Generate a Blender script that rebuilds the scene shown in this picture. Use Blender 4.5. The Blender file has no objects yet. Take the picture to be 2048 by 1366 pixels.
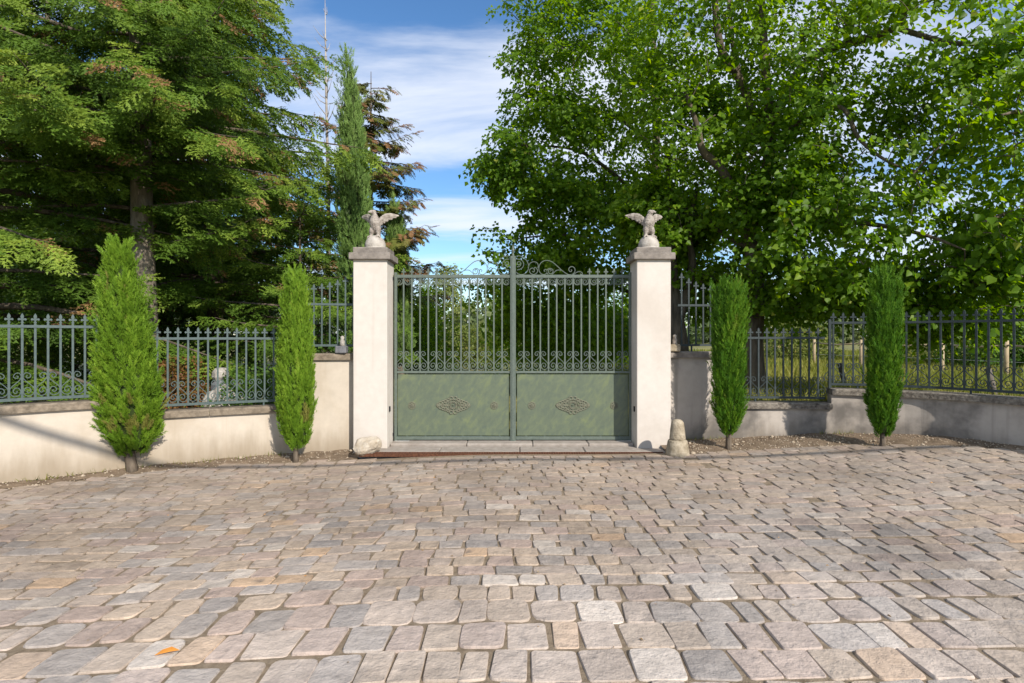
import bpy, bmesh, math, random
import numpy as np
from mathutils import Vector

# ------------------------------------------------------------------ camera, sky, sun, exposure
sc = bpy.context.scene
COL = sc.collection
CAM_H = 1.487
FPX = 1170.0            # focal length in pixels of a 2048 px wide frame
HOR = 674.0             # row of the horizon
cam_d = bpy.data.cameras.new('camera')
cam = bpy.data.objects.new('camera', cam_d)
COL.objects.link(cam)
cam.location = (0, 0, CAM_H)
cam.rotation_euler = (math.radians(90), 0, 0)
cam_d.sensor_width = 36.0
cam_d.lens = FPX / 2048 * 36.0
cam_d.shift_y = -(683 - HOR) / 2048
cam_d.clip_start = 0.05
cam_d.clip_end = 3000
sc.camera = cam

SUN_AZ = math.radians(33)     # to the right of straight behind the camera
SUN_EL = math.radians(34)
to_sun = Vector((math.sin(SUN_AZ) * math.cos(SUN_EL), -math.cos(SUN_AZ) * math.cos(SUN_EL), math.sin(SUN_EL)))

world = bpy.data.worlds.new('World')
sc.world = world
world.use_nodes = True
wn, wl = world.node_tree.nodes, world.node_tree.links
wn.clear()
w_out = wn.new('ShaderNodeOutputWorld')
w_bg = wn.new('ShaderNodeBackground')
w_sky = wn.new('ShaderNodeTexSky')
w_sky.sky_type = 'NISHITA'
w_sky.sun_disc = False
w_sky.sun_elevation = SUN_EL
w_sky.sun_rotation = math.atan2(to_sun.x, to_sun.y)
w_sky.altitude = 900
w_sky.air_density = 1.15
w_sky.dust_density = 0.05
w_sky.ozone_density = 4.5
w_geo = wn.new('ShaderNodeTexCoord')
# wispy cirrus: direction projected on a high plane, stretched noise
w_sep = wn.new('ShaderNodeSeparateXYZ'); wl.new(w_geo.outputs['Generated'], w_sep.inputs[0])
w_zm = wn.new('ShaderNodeMath'); w_zm.operation = 'MAXIMUM'; w_zm.inputs[1].default_value = 0.0
wl.new(w_sep.outputs['Z'], w_zm.inputs[0])
w_za = wn.new('ShaderNodeMath'); w_za.operation = 'ADD'; w_za.inputs[1].default_value = 0.16
wl.new(w_zm.outputs[0], w_za.inputs[0])
w_dx = wn.new('ShaderNodeMath'); w_dx.operation = 'DIVIDE'
w_dy = wn.new('ShaderNodeMath'); w_dy.operation = 'DIVIDE'
wl.new(w_sep.outputs['X'], w_dx.inputs[0]); wl.new(w_za.outputs[0], w_dx.inputs[1])
wl.new(w_sep.outputs['Y'], w_dy.inputs[0]); wl.new(w_za.outputs[0], w_dy.inputs[1])
w_cmb = wn.new('ShaderNodeCombineXYZ')
wl.new(w_dx.outputs[0], w_cmb.inputs[0]); wl.new(w_dy.outputs[0], w_cmb.inputs[1])
w_map = wn.new('ShaderNodeMapping')
w_map.inputs['Rotation'].default_value = (0, 0, math.radians(-35))
w_map.inputs['Scale'].default_value = (0.7, 1.9, 1.0)
w_map.inputs['Location'].default_value = (5.5, 0.2, 0.0)
wl.new(w_cmb.outputs[0], w_map.inputs[0])
w_n1 = wn.new('ShaderNodeTexNoise'); w_n1.inputs['Scale'].default_value = 1.15
w_n1.inputs['Detail'].default_value = 7; w_n1.inputs['Roughness'].default_value = 0.56
w_n1.inputs['Distortion'].default_value = 0.55
wl.new(w_map.outputs[0], w_n1.inputs[0])
w_n2 = wn.new('ShaderNodeTexNoise'); w_n2.inputs['Scale'].default_value = 0.7
w_n2.inputs['Detail'].default_value = 3
wl.new(w_map.outputs[0], w_n2.inputs[0])
w_mul = wn.new('ShaderNodeMath'); w_mul.operation = 'ADD'
wl.new(w_n1.outputs[0], w_mul.inputs[0]); wl.new(w_n2.outputs[0], w_mul.inputs[1])
w_rmp = wn.new('ShaderNodeMapRange'); w_rmp.interpolation_type = 'SMOOTHSTEP'
w_rmp.inputs['From Min'].default_value = 0.84; w_rmp.inputs['From Max'].default_value = 1.2
w_rmp.inputs['To Min'].default_value = 0.0; w_rmp.inputs['To Max'].default_value = 0.86
wl.new(w_mul.outputs[0], w_rmp.inputs['Value'])
w_mix = wn.new('ShaderNodeMix'); w_mix.data_type = 'RGBA'
w_mix.inputs[7].default_value = (4.5, 4.75, 5.3, 1)
wl.new(w_rmp.outputs[0], w_mix.inputs[0])
w_hs = wn.new('ShaderNodeHueSaturation')
w_hs.inputs['Saturation'].default_value = 1.12
w_hs.inputs['Value'].default_value = 0.8
wl.new(w_sky.outputs[0], w_hs.inputs['Color'])
wl.new(w_hs.outputs[0], w_mix.inputs[6])
wl.new(w_mix.outputs[2], w_bg.inputs['Color'])
w_bg.inputs['Strength'].default_value = 0.15
wl.new(w_bg.outputs[0], w_out.inputs['Surface'])

sun_d = bpy.data.lights.new('sun', 'SUN')
sun_d.energy = 4.2
sun_d.angle = math.radians(0.53)
sun_d.color = (1.0, 0.93, 0.83)
sun = bpy.data.objects.new('sun', sun_d)
COL.objects.link(sun)
sun.rotation_euler = to_sun.to_track_quat('Z', 'Y').to_euler()

sc.view_settings.view_transform = 'Standard'
sc.view_settings.look = 'None'
sc.view_settings.gamma = 1.0
sc.view_settings.use_curve_mapping = False
sc.view_settings.exposure = 0.5
sc.cycles.max_bounces = 5
sc.cycles.diffuse_bounces = 3
sc.cycles.glossy_bounces = 2
sc.cycles.transmission_bounces = 4
sc.cycles.transparent_max_bounces = 8

# ------------------------------------------------------------------ helpers
rnd = random.Random(7)
rng = np.random.default_rng(11)
R = math.radians


def at(px, py, d):
    """world point seen at a place of the 2048 px photograph, d metres deep"""
    return Vector(((px - 1024) * d / FPX, d, CAM_H - (py - HOR) * d / FPX))


WPOS = {}


def tag(o, label=None, cat=None, group=None, kind=None):
    if label: o['label'] = label
    if cat: o['category'] = cat
    if group: o['group'] = group
    if kind: o['kind'] = kind
    return o


def thing(name, loc, label, cat, group=None):
    o = bpy.data.objects.new(name, None)
    COL.objects.link(o)
    o.location = loc
    o.empty_display_size = 0.2
    WPOS[o.name] = Vector(loc)
    return tag(o, label, cat, group)


def wpos(o):
    return WPOS[o.name] if o is not None else Vector((0, 0, 0))


def link(name, me, parent=None, mat=None, loc=(0, 0, 0), rotz=0.0, scale=None):
    """object of a mesh whose origin is the world point loc"""
    if mat is not None and not me.materials:
        me.materials.append(mat)
    o = bpy.data.objects.new(name, me)
    COL.objects.link(o)
    loc = Vector(loc)
    if parent is not None:
        o.parent = parent
        o.location = loc - wpos(parent)
    else:
        o.location = loc
    o.rotation_euler = (0, 0, rotz)
    if scale is not None:
        o.scale = scale
    WPOS[o.name] = loc
    return o


def sub(name, me, parent, mat=None, loc=(0, 0, 0)):
    """sub-part in the local frame of its (possibly turned) parent"""
    if mat is not None and not me.materials:
        me.materials.append(mat)
    o = bpy.data.objects.new(name, me)
    COL.objects.link(o)
    o.parent = parent
    o.location = loc
    return o


class MB:
    def __init__(self):
        self.v = []
        self.f = []

    def add(self, vs, fs):
        n = len(self.v)
        self.v.extend([tuple(p) for p in vs])
        self.f.extend([tuple(i + n for i in f) for f in fs])
        return self

    def box(self, c, s, rz=0.0):
        cx, cy, cz = c
        hx, hy, hz = s[0] / 2, s[1] / 2, s[2] / 2
        ca, sa = math.cos(rz), math.sin(rz)
        vs = []
        for z in (-hz, hz):
            for x, y in ((-hx, -hy), (hx, -hy), (hx, hy), (-hx, hy)):
                vs.append((cx + x * ca - y * sa, cy + x * sa + y * ca, cz + z))
        return self.add(vs, [(3, 2, 1, 0), (4, 5, 6, 7), (0, 1, 5, 4), (1, 2, 6, 5), (2, 3, 7, 6), (3, 0, 4, 7)])

    def chbox(self, c, s, b=0.01, rz=0.0):
        """box with chamfered edges"""
        cx, cy, cz = c
        hx, hy, hz = s[0] / 2, s[1] / 2, s[2] / 2
        ca, sa = math.cos(rz), math.sin(rz)
        rings = []
        for z, i in ((-hz, b), (-hz + b, 0), (hz - b, 0), (hz, b)):
            x, y = hx - i, hy - i
            rings.append([(-x + b * (i == 0), -y, z), (x - b * (i == 0), -y, z), (x, -y + b * (i == 0), z), (x, y - b * (i == 0), z),
                          (x - b * (i == 0), y, z), (-x + b * (i == 0), y, z), (-x, y - b * (i == 0), z), (-x, -y + b * (i == 0), z)])
        vs = [(cx + x * ca - y * sa, cy + x * sa + y * ca, cz + z) for r in rings for x, y, z in r]
        fs = []
        for k in range(3):
            for i in range(8):
                a, d = k * 8 + i, k * 8 + (i + 1) % 8
                fs.append((a, d, d + 8, a + 8))
        fs.append(tuple(range(7, -1, -1)))
        fs.append(tuple(range(24, 32)))
        return self.add(vs, fs)

    def tube(self, pts, rad, n=6, cap=True):
        """round tube along points; rad a number or a list"""
        pts = [Vector(p) for p in pts]
        m = len(pts)
        if not hasattr(rad, '__len__'):
            rad = [rad] * m
        vs, fs = [], []
        up = None
        for i, p in enumerate(pts):
            t = (pts[min(i + 1, m - 1)] - pts[max(i - 1, 0)])
            if t.length < 1e-9: t = Vector((0, 0, 1))
            t.normalize()
            if up is None:
                up = Vector((1, 0, 0)) if abs(t.x) < 0.8 else Vector((0, 1, 0))
            a = up - t * up.dot(t)
            if a.length < 1e-6: a = t.orthogonal()
            a.normalize()
            up = a
            b = t.cross(a)
            for k in range(n):
                an = 2 * math.pi * k / n
                vs.append(p + (a * math.cos(an) + b * math.sin(an)) * rad[i])
        for i in range(m - 1):
            for k in range(n):
                q = (k + 1) % n
                fs.append((i * n + k, i * n + q, (i + 1) * n + q, (i + 1) * n + k))
        if cap:
            fs.append(tuple(range(n - 1, -1, -1)))
            fs.append(tuple(range((m - 1) * n, m * n)))
        return self.add(vs, fs)

    def ribbon(self, pts, w, depth, y0=0.0):
        """flat iron bar following a curve (x, z) in the XZ plane; w across the curve, depth along Y"""
        vs, fs = [], []
        m = len(pts)
        for i, (x, z) in enumerate(pts):
            x0, z0 = pts[max(i - 1, 0)]
            x1, z1 = pts[min(i + 1, m - 1)]
            l = math.hypot(x1 - x0, z1 - z0) or 1.0
            nx, nz = -(z1 - z0) / l * w / 2, (x1 - x0) / l * w / 2
            vs += [(x + nx, y0 - depth / 2, z + nz), (x + nx, y0 + depth / 2, z + nz),
                   (x - nx, y0 + depth / 2, z - nz), (x - nx, y0 - depth / 2, z - nz)]
        for i in range(m - 1):
            for k in range(4):
                q = (k + 1) % 4
                fs.append((i * 4 + k, i * 4 + q, i * 4 + 4 + q, i * 4 + 4 + k))
        fs.append((3, 2, 1, 0))
        fs.append(tuple(range(m * 4 - 4, m * 4)))
        return self.add(vs, fs)

    def sweep(self, pts, prof):
        """profile (across, z) swept along a level path of (x, y, z); across is to the right of the path"""
        pts = [Vector(p) for p in pts]
        m, n = len(pts), len(prof)
        vs, fs = [], []
        for i, p in enumerate(pts):
            t = pts[min(i + 1, m - 1)] - pts[max(i - 1, 0)]
            t.z = 0
            t.normalize()
            nr = Vector((t.y, -t.x, 0))
            for a, z in prof:
                vs.append((p.x + nr.x * a, p.y + nr.y * a, p.z + z))
        for i in range(m - 1):
            for k in range(n):
                q = (k + 1) % n
                fs.append((i * n + k, (i + 1) * n + k, (i + 1) * n + q, i * n + q))
        fs.append(tuple(range(n)))
        fs.append(tuple(range(m * n - 1, (m - 1) * n - 1, -1)))
        return self.add(vs, fs)

    def lathe(self, prof, c=(0, 0, 0), n=16):
        vs, fs = [], []
        for r, z in prof:
            for k in range(n):
                a = 2 * math.pi * k / n
                vs.append((c[0] + r * math.cos(a), c[1] + r * math.sin(a), c[2] + z))
        for i in range(len(prof) - 1):
            for k in range(n):
                q = (k + 1) % n
                fs.append((i * n + k, i * n + q, (i + 1) * n + q, (i + 1) * n + k))
        fs.append(tuple(range(n - 1, -1, -1)))
        fs.append(tuple(range((len(prof) - 1) * n, len(prof) * n)))
        return self.add(vs, fs)

    def prism(self, outline, y0, y1):
        """outline (x, z) counter-clockwise seen from -Y, extruded along Y"""
        n = len(outline)
        vs = [(x, y0, z) for x, z in outline] + [(x, y1, z) for x, z in outline]
        fs = [tuple(range(n)), tuple(range(2 * n - 1, n - 1, -1))]
        for k in range(n):
            q = (k + 1) % n
            fs.append((q, k, n + k, n + q))
        return self.add(vs, fs)

    def mesh(self, name, smooth=False, origin=(0, 0, 0)):
        me = bpy.data.meshes.new(name)
        ox, oy, oz = origin
        me.from_pydata([(x - ox, y - oy, z - oz) for x, y, z in self.v], [], self.f)
        if smooth:
            me.shade_smooth()
        return me

    def build(self, name, mat, parent=None, smooth=False):
        w = wpos(parent)
        return link(name, self.mesh(name, smooth, w), parent, mat, w)


def np_mesh(name, V, T, mats=(), attrs=None, smooth=False, matidx=None):
    """triangle mesh from arrays"""
    me = bpy.data.meshes.new(name)
    V = np.ascontiguousarray(V, dtype=np.float32)
    T = np.ascontiguousarray(T, dtype=np.int32)
    me.vertices.add(len(V))
    me.vertices.foreach_set('co', V.ravel())
    me.loops.add(T.size)
    me.loops.foreach_set('vertex_index', T.ravel())
    me.polygons.add(len(T))
    me.polygons.foreach_set('loop_start', np.arange(0, T.size, 3, dtype=np.int32))
    for m in mats:
        me.materials.append(m)
    if matidx is not None:
        me.polygons.foreach_set('material_index', np.ascontiguousarray(matidx, dtype=np.int32))
    me.update(calc_edges=True)
    if attrs:
        for k, a in attrs.items():
            if a.ndim == 1:
                at_ = me.attributes.new(k, 'FLOAT', 'POINT')
                at_.data.foreach_set('value', np.ascontiguousarray(a, dtype=np.float32))
            else:
                at_ = me.attributes.new(k, 'FLOAT_COLOR', 'POINT')
                at_.data.foreach_set('color', np.ascontiguousarray(a, dtype=np.float32).ravel())
    if smooth:
        me.shade_smooth()
    return me


def catmull(pts, k=8):
    pts = [np.array(p, float) for p in pts]
    P = [2 * pts[0] - pts[1]] + pts + [2 * pts[-1] - pts[-2]]
    out = []
    for i in range(1, len(P) - 2):
        for j in range(k):
            t = j / k
            a, b, c, d = P[i - 1], P[i], P[i + 1], P[i + 2]
            out.append(0.5 * ((2 * b) + (c - a) * t + (2 * a - 5 * b + 4 * c - d) * t * t + (3 * b - a - 3 * c + d) * t ** 3))
    out.append(pts[-1])
    return out


def smoothstep(a, b, x):
    t = np.clip((x - a) / (b - a), 0, 1)
    return t * t * (3 - 2 * t)


class VNoise:
    def __init__(self, seed, n=32):
        self.n = n
        self.t = np.random.default_rng(seed).random((n, n, n))

    def __call__(self, P, s=1.0):
        P = np.asarray(P, float) * s
        i = np.floor(P).astype(int)
        f = P - i
        f = f * f * (3 - 2 * f)
        r = 0
        for dx in (0, 1):
            for dy in (0, 1):
                for dz in (0, 1):
                    w = (f[..., 0] if dx else 1 - f[..., 0]) * (f[..., 1] if dy else 1 - f[..., 1]) * (f[..., 2] if dz else 1 - f[..., 2])
                    r = r + w * self.t[(i[..., 0] + dx) % self.n, (i[..., 1] + dy) % self.n, (i[..., 2] + dz) % self.n]
        return r


def unit(a):
    return a / np.maximum(np.linalg.norm(a, axis=-1, keepdims=True), 1e-9)


# ------------------------------------------------------------------ materials
def material(name):
    m = bpy.data.materials.new(name)
    m.use_nodes = True
    nt = m.node_tree
    b = nt.nodes['Principled BSDF']
    return m, nt.nodes, nt.links, b


def noise(n, l, scale, detail=4, rough=0.55, coord='Object', vec=None, stretch=None):
    t = n.new('ShaderNodeTexNoise')
    t.inputs['Scale'].default_value = scale
    t.inputs['Detail'].default_value = detail
    t.inputs['Roughness'].default_value = rough
    if vec is None:
        c = n.new('ShaderNodeTexCoord')
        vec = c.outputs[coord]
    if stretch:
        mp = n.new('ShaderNodeMapping')
        mp.inputs['Scale'].default_value = stretch
        l.new(vec, mp.inputs[0])
        vec = mp.outputs[0]
    l.new(vec, t.inputs[0])
    return t


def ramp(n, l, src, stops):
    r = n.new('ShaderNodeValToRGB')
    e = r.color_ramp.elements
    while len(e) < len(stops):
        e.new(0.5)
    for k, (p, c) in enumerate(stops):
        e[k].position = p
        e[k].color = (*c, 1) if len(c) == 3 else c
    l.new(src, r.inputs[0])
    return r


def mixc(n, l, fac, a, b, mode='MIX'):
    m = n.new('ShaderNodeMix')
    m.data_type = 'RGBA'
    m.blend_type = mode
    for s, v in ((0, fac), (6, a), (7, b)):
        if hasattr(v, 'is_linked'):
            l.new(v, m.inputs[s])
        elif s == 0:
            m.inputs[s].default_value = v
        else:
            m.inputs[s].default_value = (*v, 1)
    return m.outputs[2]


def bump(n, l, b, src, strength=0.3, dist=0.01):
    bp = n.new('ShaderNodeBump')
    bp.inputs['Strength'].default_value = strength
    bp.inputs['Distance'].default_value = dist
    l.new(src, bp.inputs['Height'])
    l.new(bp.outputs[0], b.inputs['Normal'])


def mat_simple(name, c1, c2, scale=6, rough=0.8, bmp=0.2, bdist=0.006, bscale=None, spec=0.3, stretch=None, metal=0.0):
    m, n, l, b = material(name)
    t = noise(n, l, scale, 5, 0.6, stretch=stretch)
    r = ramp(n, l, t.outputs[0], [(0.3, c1), (0.7, c2)])
    l.new(r.outputs[0], b.inputs['Base Color'])
    b.inputs['Roughness'].default_value = rough
    b.inputs['Specular IOR Level'].default_value = spec
    b.inputs['Metallic'].default_value = metal
    if bmp:
        t2 = noise(n, l, bscale or scale * 8, 4, 0.6, stretch=stretch)
        bump(n, l, b, t2.outputs[0], bmp, bdist)
    return m


def mat_stucco(name, base, dirt, grime, damp_h, grime_amt):
    """rendered wall: fine grain, rain streaks, splashed earth along the foot, blots of grime"""
    m, n, l, b = material(name)
    c = n.new('ShaderNodeTexCoord')
    sep = n.new('ShaderNodeSeparateXYZ')
    geo = n.new('ShaderNodeNewGeometry')
    l.new(geo.outputs['Position'], sep.inputs[0])
    big = noise(n, l, 1.3, 5, 0.6, vec=geo.outputs['Position'])
    streak = noise(n, l, 5.0, 4, 0.6, vec=geo.outputs['Position'], stretch=(1, 1, 0.16))
    foot = n.new('ShaderNodeMath'); foot.operation = 'MULTIPLY_ADD'
    foot.inputs[1].default_value = 0.55; foot.inputs[2].default_value = damp_h - 0.28
    l.new(streak.outputs[0], foot.inputs[0])
    d = n.new('ShaderNodeMath'); d.operation = 'SUBTRACT'
    l.new(foot.outputs[0], d.inputs[0]); l.new(sep.outputs['Z'], d.inputs[1])
    mr = n.new('ShaderNodeMapRange'); mr.interpolation_type = 'SMOOTHSTEP'
    mr.inputs['From Min'].default_value = -0.10; mr.inputs['From Max'].default_value = 0.34
    mr.inputs['To Max'].default_value = 0.85
    l.new(d.outputs[0], mr.inputs['Value'])
    g = n.new('ShaderNodeMapRange'); g.interpolation_type = 'SMOOTHSTEP'
    g.inputs['From Min'].default_value = 0.43; g.inputs['From Max'].default_value = 0.68
    g.inputs['To Max'].default_value = grime_amt
    l.new(big.outputs[0], g.inputs['Value'])
    fine = noise(n, l, 9.0, 6, 0.65, vec=geo.outputs['Position'])
    fr = ramp(n, l, fine.outputs[0], [(0.3, tuple(v * 0.93 for v in base)), (0.72, tuple(min(1, v * 1.05) for v in base))])
    c1 = mixc(n, l, mr.outputs[0], fr.outputs[0], dirt)
    c2 = mixc(n, l, g.outputs[0], c1, grime)
    run = noise(n, l, 11.0, 3, 0.55, vec=geo.outputs['Position'], stretch=(1, 1, 0.05))
    rm = n.new('ShaderNodeMapRange'); rm.interpolation_type = 'SMOOTHSTEP'
    rm.inputs['From Min'].default_value = 0.56; rm.inputs['From Max'].default_value = 0.74; rm.inputs['To Max'].default_value = 0.34
    l.new(run.outputs[0], rm.inputs['Value'])
    c2 = mixc(n, l, rm.outputs[0], c2, grime)
    l.new(c2, b.inputs['Base Color'])
    b.inputs['Roughness'].default_value = 0.92
    b.inputs['Specular IOR Level'].default_value = 0.15
    gr = noise(n, l, 160, 3, 0.6, vec=geo.outputs['Position'])
    bump(n, l, b, gr.outputs[0], 0.35, 0.004)
    return m


def mat_leaf(name, dark, mid, light, odd, trans=0.4, rough=0.5, odd_at=0.93):
    """leaf colour picked per leaf by the attribute tint; light passes through the blade"""
    m, n, l, b = material(name)
    a = n.new('ShaderNodeAttribute')
    a.attribute_name = 'tint'
    r = ramp(n, l, a.outputs['Fac'], [(0.0, dark), (0.5, mid), (odd_at - 0.05, light), (odd_at, odd)])
    l.new(r.outputs[0], b.inputs['Base Color'])
    b.inputs['Roughness'].default_value = rough
    b.inputs['Specular IOR Level'].default_value = 0.25
    if trans:
        tr = n.new('ShaderNodeBsdfTranslucent')
        hs = n.new('ShaderNodeHueSaturation')
        hs.inputs['Hue'].default_value = 0.485
        hs.inputs['Saturation'].default_value = 1.1
        hs.inputs['Value'].default_value = 1.5
        l.new(r.outputs[0], hs.inputs['Color'])
        l.new(hs.outputs[0], tr.inputs['Color'])
        mx = n.new('ShaderNodeMixShader')
        mx.inputs[0].default_value = trans
        l.new(b.outputs[0], mx.inputs[1])
        l.new(tr.outputs[0], mx.inputs[2])
        l.new(mx.outputs[0], n['Material Output'].inputs['Surface'])
    return m


M = {}
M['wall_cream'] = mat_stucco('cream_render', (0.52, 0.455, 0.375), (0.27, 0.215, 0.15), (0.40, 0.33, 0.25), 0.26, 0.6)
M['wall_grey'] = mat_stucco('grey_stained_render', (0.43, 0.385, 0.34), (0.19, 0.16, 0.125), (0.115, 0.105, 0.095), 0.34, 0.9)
M['pillar'] = mat_stucco('pillar_render', (0.58, 0.53, 0.475), (0.40, 0.34, 0.275), (0.47, 0.41, 0.35), 0.10, 0.55)
M['coping'] = mat_simple('lichened_coping', (0.11, 0.088, 0.064), (0.29, 0.235, 0.175), 14, 0.95, 0.7, 0.01, 40)
M['coping_dark'] = mat_simple('dark_lichened_coping', (0.06, 0.05, 0.042), (0.27, 0.24, 0.20), 22, 0.95, 0.8, 0.012, 45)
M['cap'] = mat_simple('weathered_cap_stone', (0.13, 0.112, 0.098), (0.30, 0.262, 0.228), 9, 0.95, 0.6, 0.008, 60)
M['statue'] = mat_simple('lichened_statue_stone', (0.20, 0.165, 0.14), (0.44, 0.395, 0.345), 16, 0.95, 1.0, 0.012, 55)
M['ball'] = mat_simple('pale_ball_stone', (0.28, 0.245, 0.21), (0.50, 0.46, 0.41), 11, 0.95, 0.7, 0.01, 50)
M['boulder'] = mat_simple('pale_boulder', (0.33, 0.26, 0.18), (0.55, 0.49, 0.405), 10, 0.95, 0.9, 0.02, 26)
M['bollard'] = mat_simple('mossy_stone', (0.17, 0.135, 0.085), (0.44, 0.375, 0.28), 11, 0.95, 0.8, 0.012, 45)
M['threshold'] = mat_simple('granite_threshold', (0.235, 0.20, 0.17), (0.345, 0.305, 0.265), 12, 0.9, 0.4, 0.004, 90)
M['rust'] = mat_simple('rusty_iron', (0.055, 0.022, 0.012), (0.14, 0.058, 0.03), 40, 0.9, 0.5, 0.003, 120)
M['black'] = mat_simple('black_plastic', (0.012, 0.012, 0.013), (0.02, 0.02, 0.022), 20, 0.4, 0.1, 0.001)
M['zinc'] = mat_simple('zinc_fitting', (0.5, 0.5, 0.48), (0.68, 0.68, 0.66), 30, 0.45, 0.2, 0.001, metal=0.6)
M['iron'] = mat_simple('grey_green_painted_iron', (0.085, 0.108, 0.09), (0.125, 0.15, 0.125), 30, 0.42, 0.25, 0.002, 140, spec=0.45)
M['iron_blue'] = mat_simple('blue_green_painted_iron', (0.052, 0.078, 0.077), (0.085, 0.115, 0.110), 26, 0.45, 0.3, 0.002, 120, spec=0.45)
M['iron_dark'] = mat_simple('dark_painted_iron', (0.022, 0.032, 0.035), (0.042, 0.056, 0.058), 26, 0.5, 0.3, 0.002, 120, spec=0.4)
M['ornament'] = mat_simple('cast_ornament_paint', (0.115, 0.115, 0.08), (0.19, 0.19, 0.135), 60, 0.6, 0.4, 0.002, 160)
M['bark'] = mat_simple('grey_brown_bark', (0.05, 0.037, 0.027), (0.17, 0.135, 0.10), 11, 0.95, 1.0, 0.03, 20, stretch=(1, 1, 0.22))
M['bark_sunlit'] = mat_simple('sun_lightened_bark', (0.10, 0.08, 0.062), (0.34, 0.285, 0.225), 9, 0.95, 1.0, 0.03, 18, stretch=(1, 1, 0.25))  # lighter bark copy: sunlight on the fir trunk put into the colour
M['bark_linden'] = mat_simple('linden_bark', (0.05, 0.040, 0.03), (0.17, 0.135, 0.10), 12, 0.95, 1.0, 0.03, 22, stretch=(1, 1, 0.25))
M['deadwood'] = mat_simple('bleached_deadwood', (0.24, 0.21, 0.19), (0.46, 0.42, 0.38), 10, 0.95, 0.4, 0.004)
M['field_wood'] = mat_simple('field_post_wood', (0.30, 0.23, 0.14), (0.50, 0.40, 0.26), 10, 0.9, 0.4, 0.006, stretch=(1, 1, 0.2))
M['old_wood'] = mat_simple('weathered_post_wood', (0.10, 0.085, 0.075), (0.22, 0.19, 0.165), 10, 0.9, 0.4, 0.006, stretch=(1, 1, 0.2))
M['rockery'] = mat_simple('pale_garden_rock', (0.16, 0.145, 0.125), (0.50, 0.46, 0.41), 12, 0.95, 0.8, 0.02, 30)
M['slate'] = mat_simple('grey_slate', (0.10, 0.10, 0.11), (0.20, 0.20, 0.21), 14, 0.8, 0.5, 0.006)
M['orange_leaf'] = mat_simple('dry_orange_leaf', (0.55, 0.20, 0.03), (0.75, 0.33, 0.06), 8, 0.7, 0.2, 0.002)

# painted gate sheet: green tones mottled by slanting noise streaks
m, n, l, b = material('mottled_green_gate_sheet')
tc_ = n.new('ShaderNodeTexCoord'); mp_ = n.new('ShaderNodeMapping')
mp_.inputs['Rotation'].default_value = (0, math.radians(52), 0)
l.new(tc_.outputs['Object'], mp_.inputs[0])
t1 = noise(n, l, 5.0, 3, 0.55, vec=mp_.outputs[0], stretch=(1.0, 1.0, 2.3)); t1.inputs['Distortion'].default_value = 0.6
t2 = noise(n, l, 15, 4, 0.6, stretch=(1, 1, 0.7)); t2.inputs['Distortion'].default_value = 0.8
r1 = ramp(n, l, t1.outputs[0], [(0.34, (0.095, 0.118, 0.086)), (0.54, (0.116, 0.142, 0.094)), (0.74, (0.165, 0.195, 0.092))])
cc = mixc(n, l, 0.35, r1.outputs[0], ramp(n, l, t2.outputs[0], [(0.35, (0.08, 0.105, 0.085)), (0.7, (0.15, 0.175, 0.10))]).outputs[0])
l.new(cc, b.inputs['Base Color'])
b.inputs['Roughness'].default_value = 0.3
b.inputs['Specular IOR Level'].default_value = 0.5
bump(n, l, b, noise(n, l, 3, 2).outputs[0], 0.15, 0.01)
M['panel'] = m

# cobbles: colour per stone in attribute tint, grain and wear by noise
m, n, l, b = material('sandstone_sett')
a = n.new('ShaderNodeAttribute'); a.attribute_name = 'stone_colour'
geo = n.new('ShaderNodeNewGeometry')
t1 = noise(n, l, 16, 5, 0.65, vec=geo.outputs['Position'])
t2 = noise(n, l, 5, 3, 0.6, vec=geo.outputs['Position'])
c1 = mixc(n, l, 1.0, a.outputs['Color'], ramp(n, l, t1.outputs[0], [(0.25, (0.78, 0.77, 0.76)), (0.75, (1.18, 1.17, 1.15))]).outputs[0], 'MULTIPLY')
blot = n.new('ShaderNodeMapRange'); blot.inputs['From Min'].default_value = 0.64; blot.inputs['From Max'].default_value = 0.74; blot.inputs['To Max'].default_value = 0.55
l.new(noise(n, l, 7.5, 4, 0.5, vec=geo.outputs['Position']).outputs[0], blot.inputs['Value'])
c1 = mixc(n, l, 1.0, c1, ramp(n, l, noise(n, l, 0.9, 5, 0.6, vec=geo.outputs['Position']).outputs[0], [(0.32, (0.70, 0.69, 0.68)), (0.52, (1.0, 1.0, 1.0)), (0.72, (1.12, 1.10, 1.07))]).outputs[0], 'MULTIPLY')
c2 = mixc(n, l, blot.outputs[0], c1, (0.105, 0.10, 0.10))
l.new(c2, b.inputs['Base Color'])
b.inputs['Roughness'].default_value = 0.8
b.inputs['Specular IOR Level'].default_value = 0.22
nb1 = noise(n, l, 55, 5, 0.7, vec=geo.outputs['Position'])
nb2 = noise(n, l, 11, 4, 0.6, vec=geo.outputs['Position'])
ad = n.new('ShaderNodeMath'); ad.operation = 'MULTIPLY_ADD'; ad.inputs[1].default_value = 2.5
l.new(nb2.outputs[0], ad.inputs[0]); l.new(nb1.outputs[0], ad.inputs[2])
bump(n, l, b, ad.outputs[0], 0.75, 0.012)
M['sett'] = m

M['sand'] = mat_simple('sandy_joint', (0.15, 0.112, 0.072), (0.30, 0.235, 0.165), 18, 0.95, 0.8, 0.012, 110)
M['dirt'] = mat_simple('gravelly_dirt', (0.135, 0.095, 0.062), (0.27, 0.20, 0.135), 9, 0.95, 1.0, 0.03, 60)
M['gravel'] = mat_simple('gravel_stones', (0.26, 0.20, 0.14), (0.50, 0.42, 0.32), 30, 0.9, 0.3, 0.004)

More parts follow.
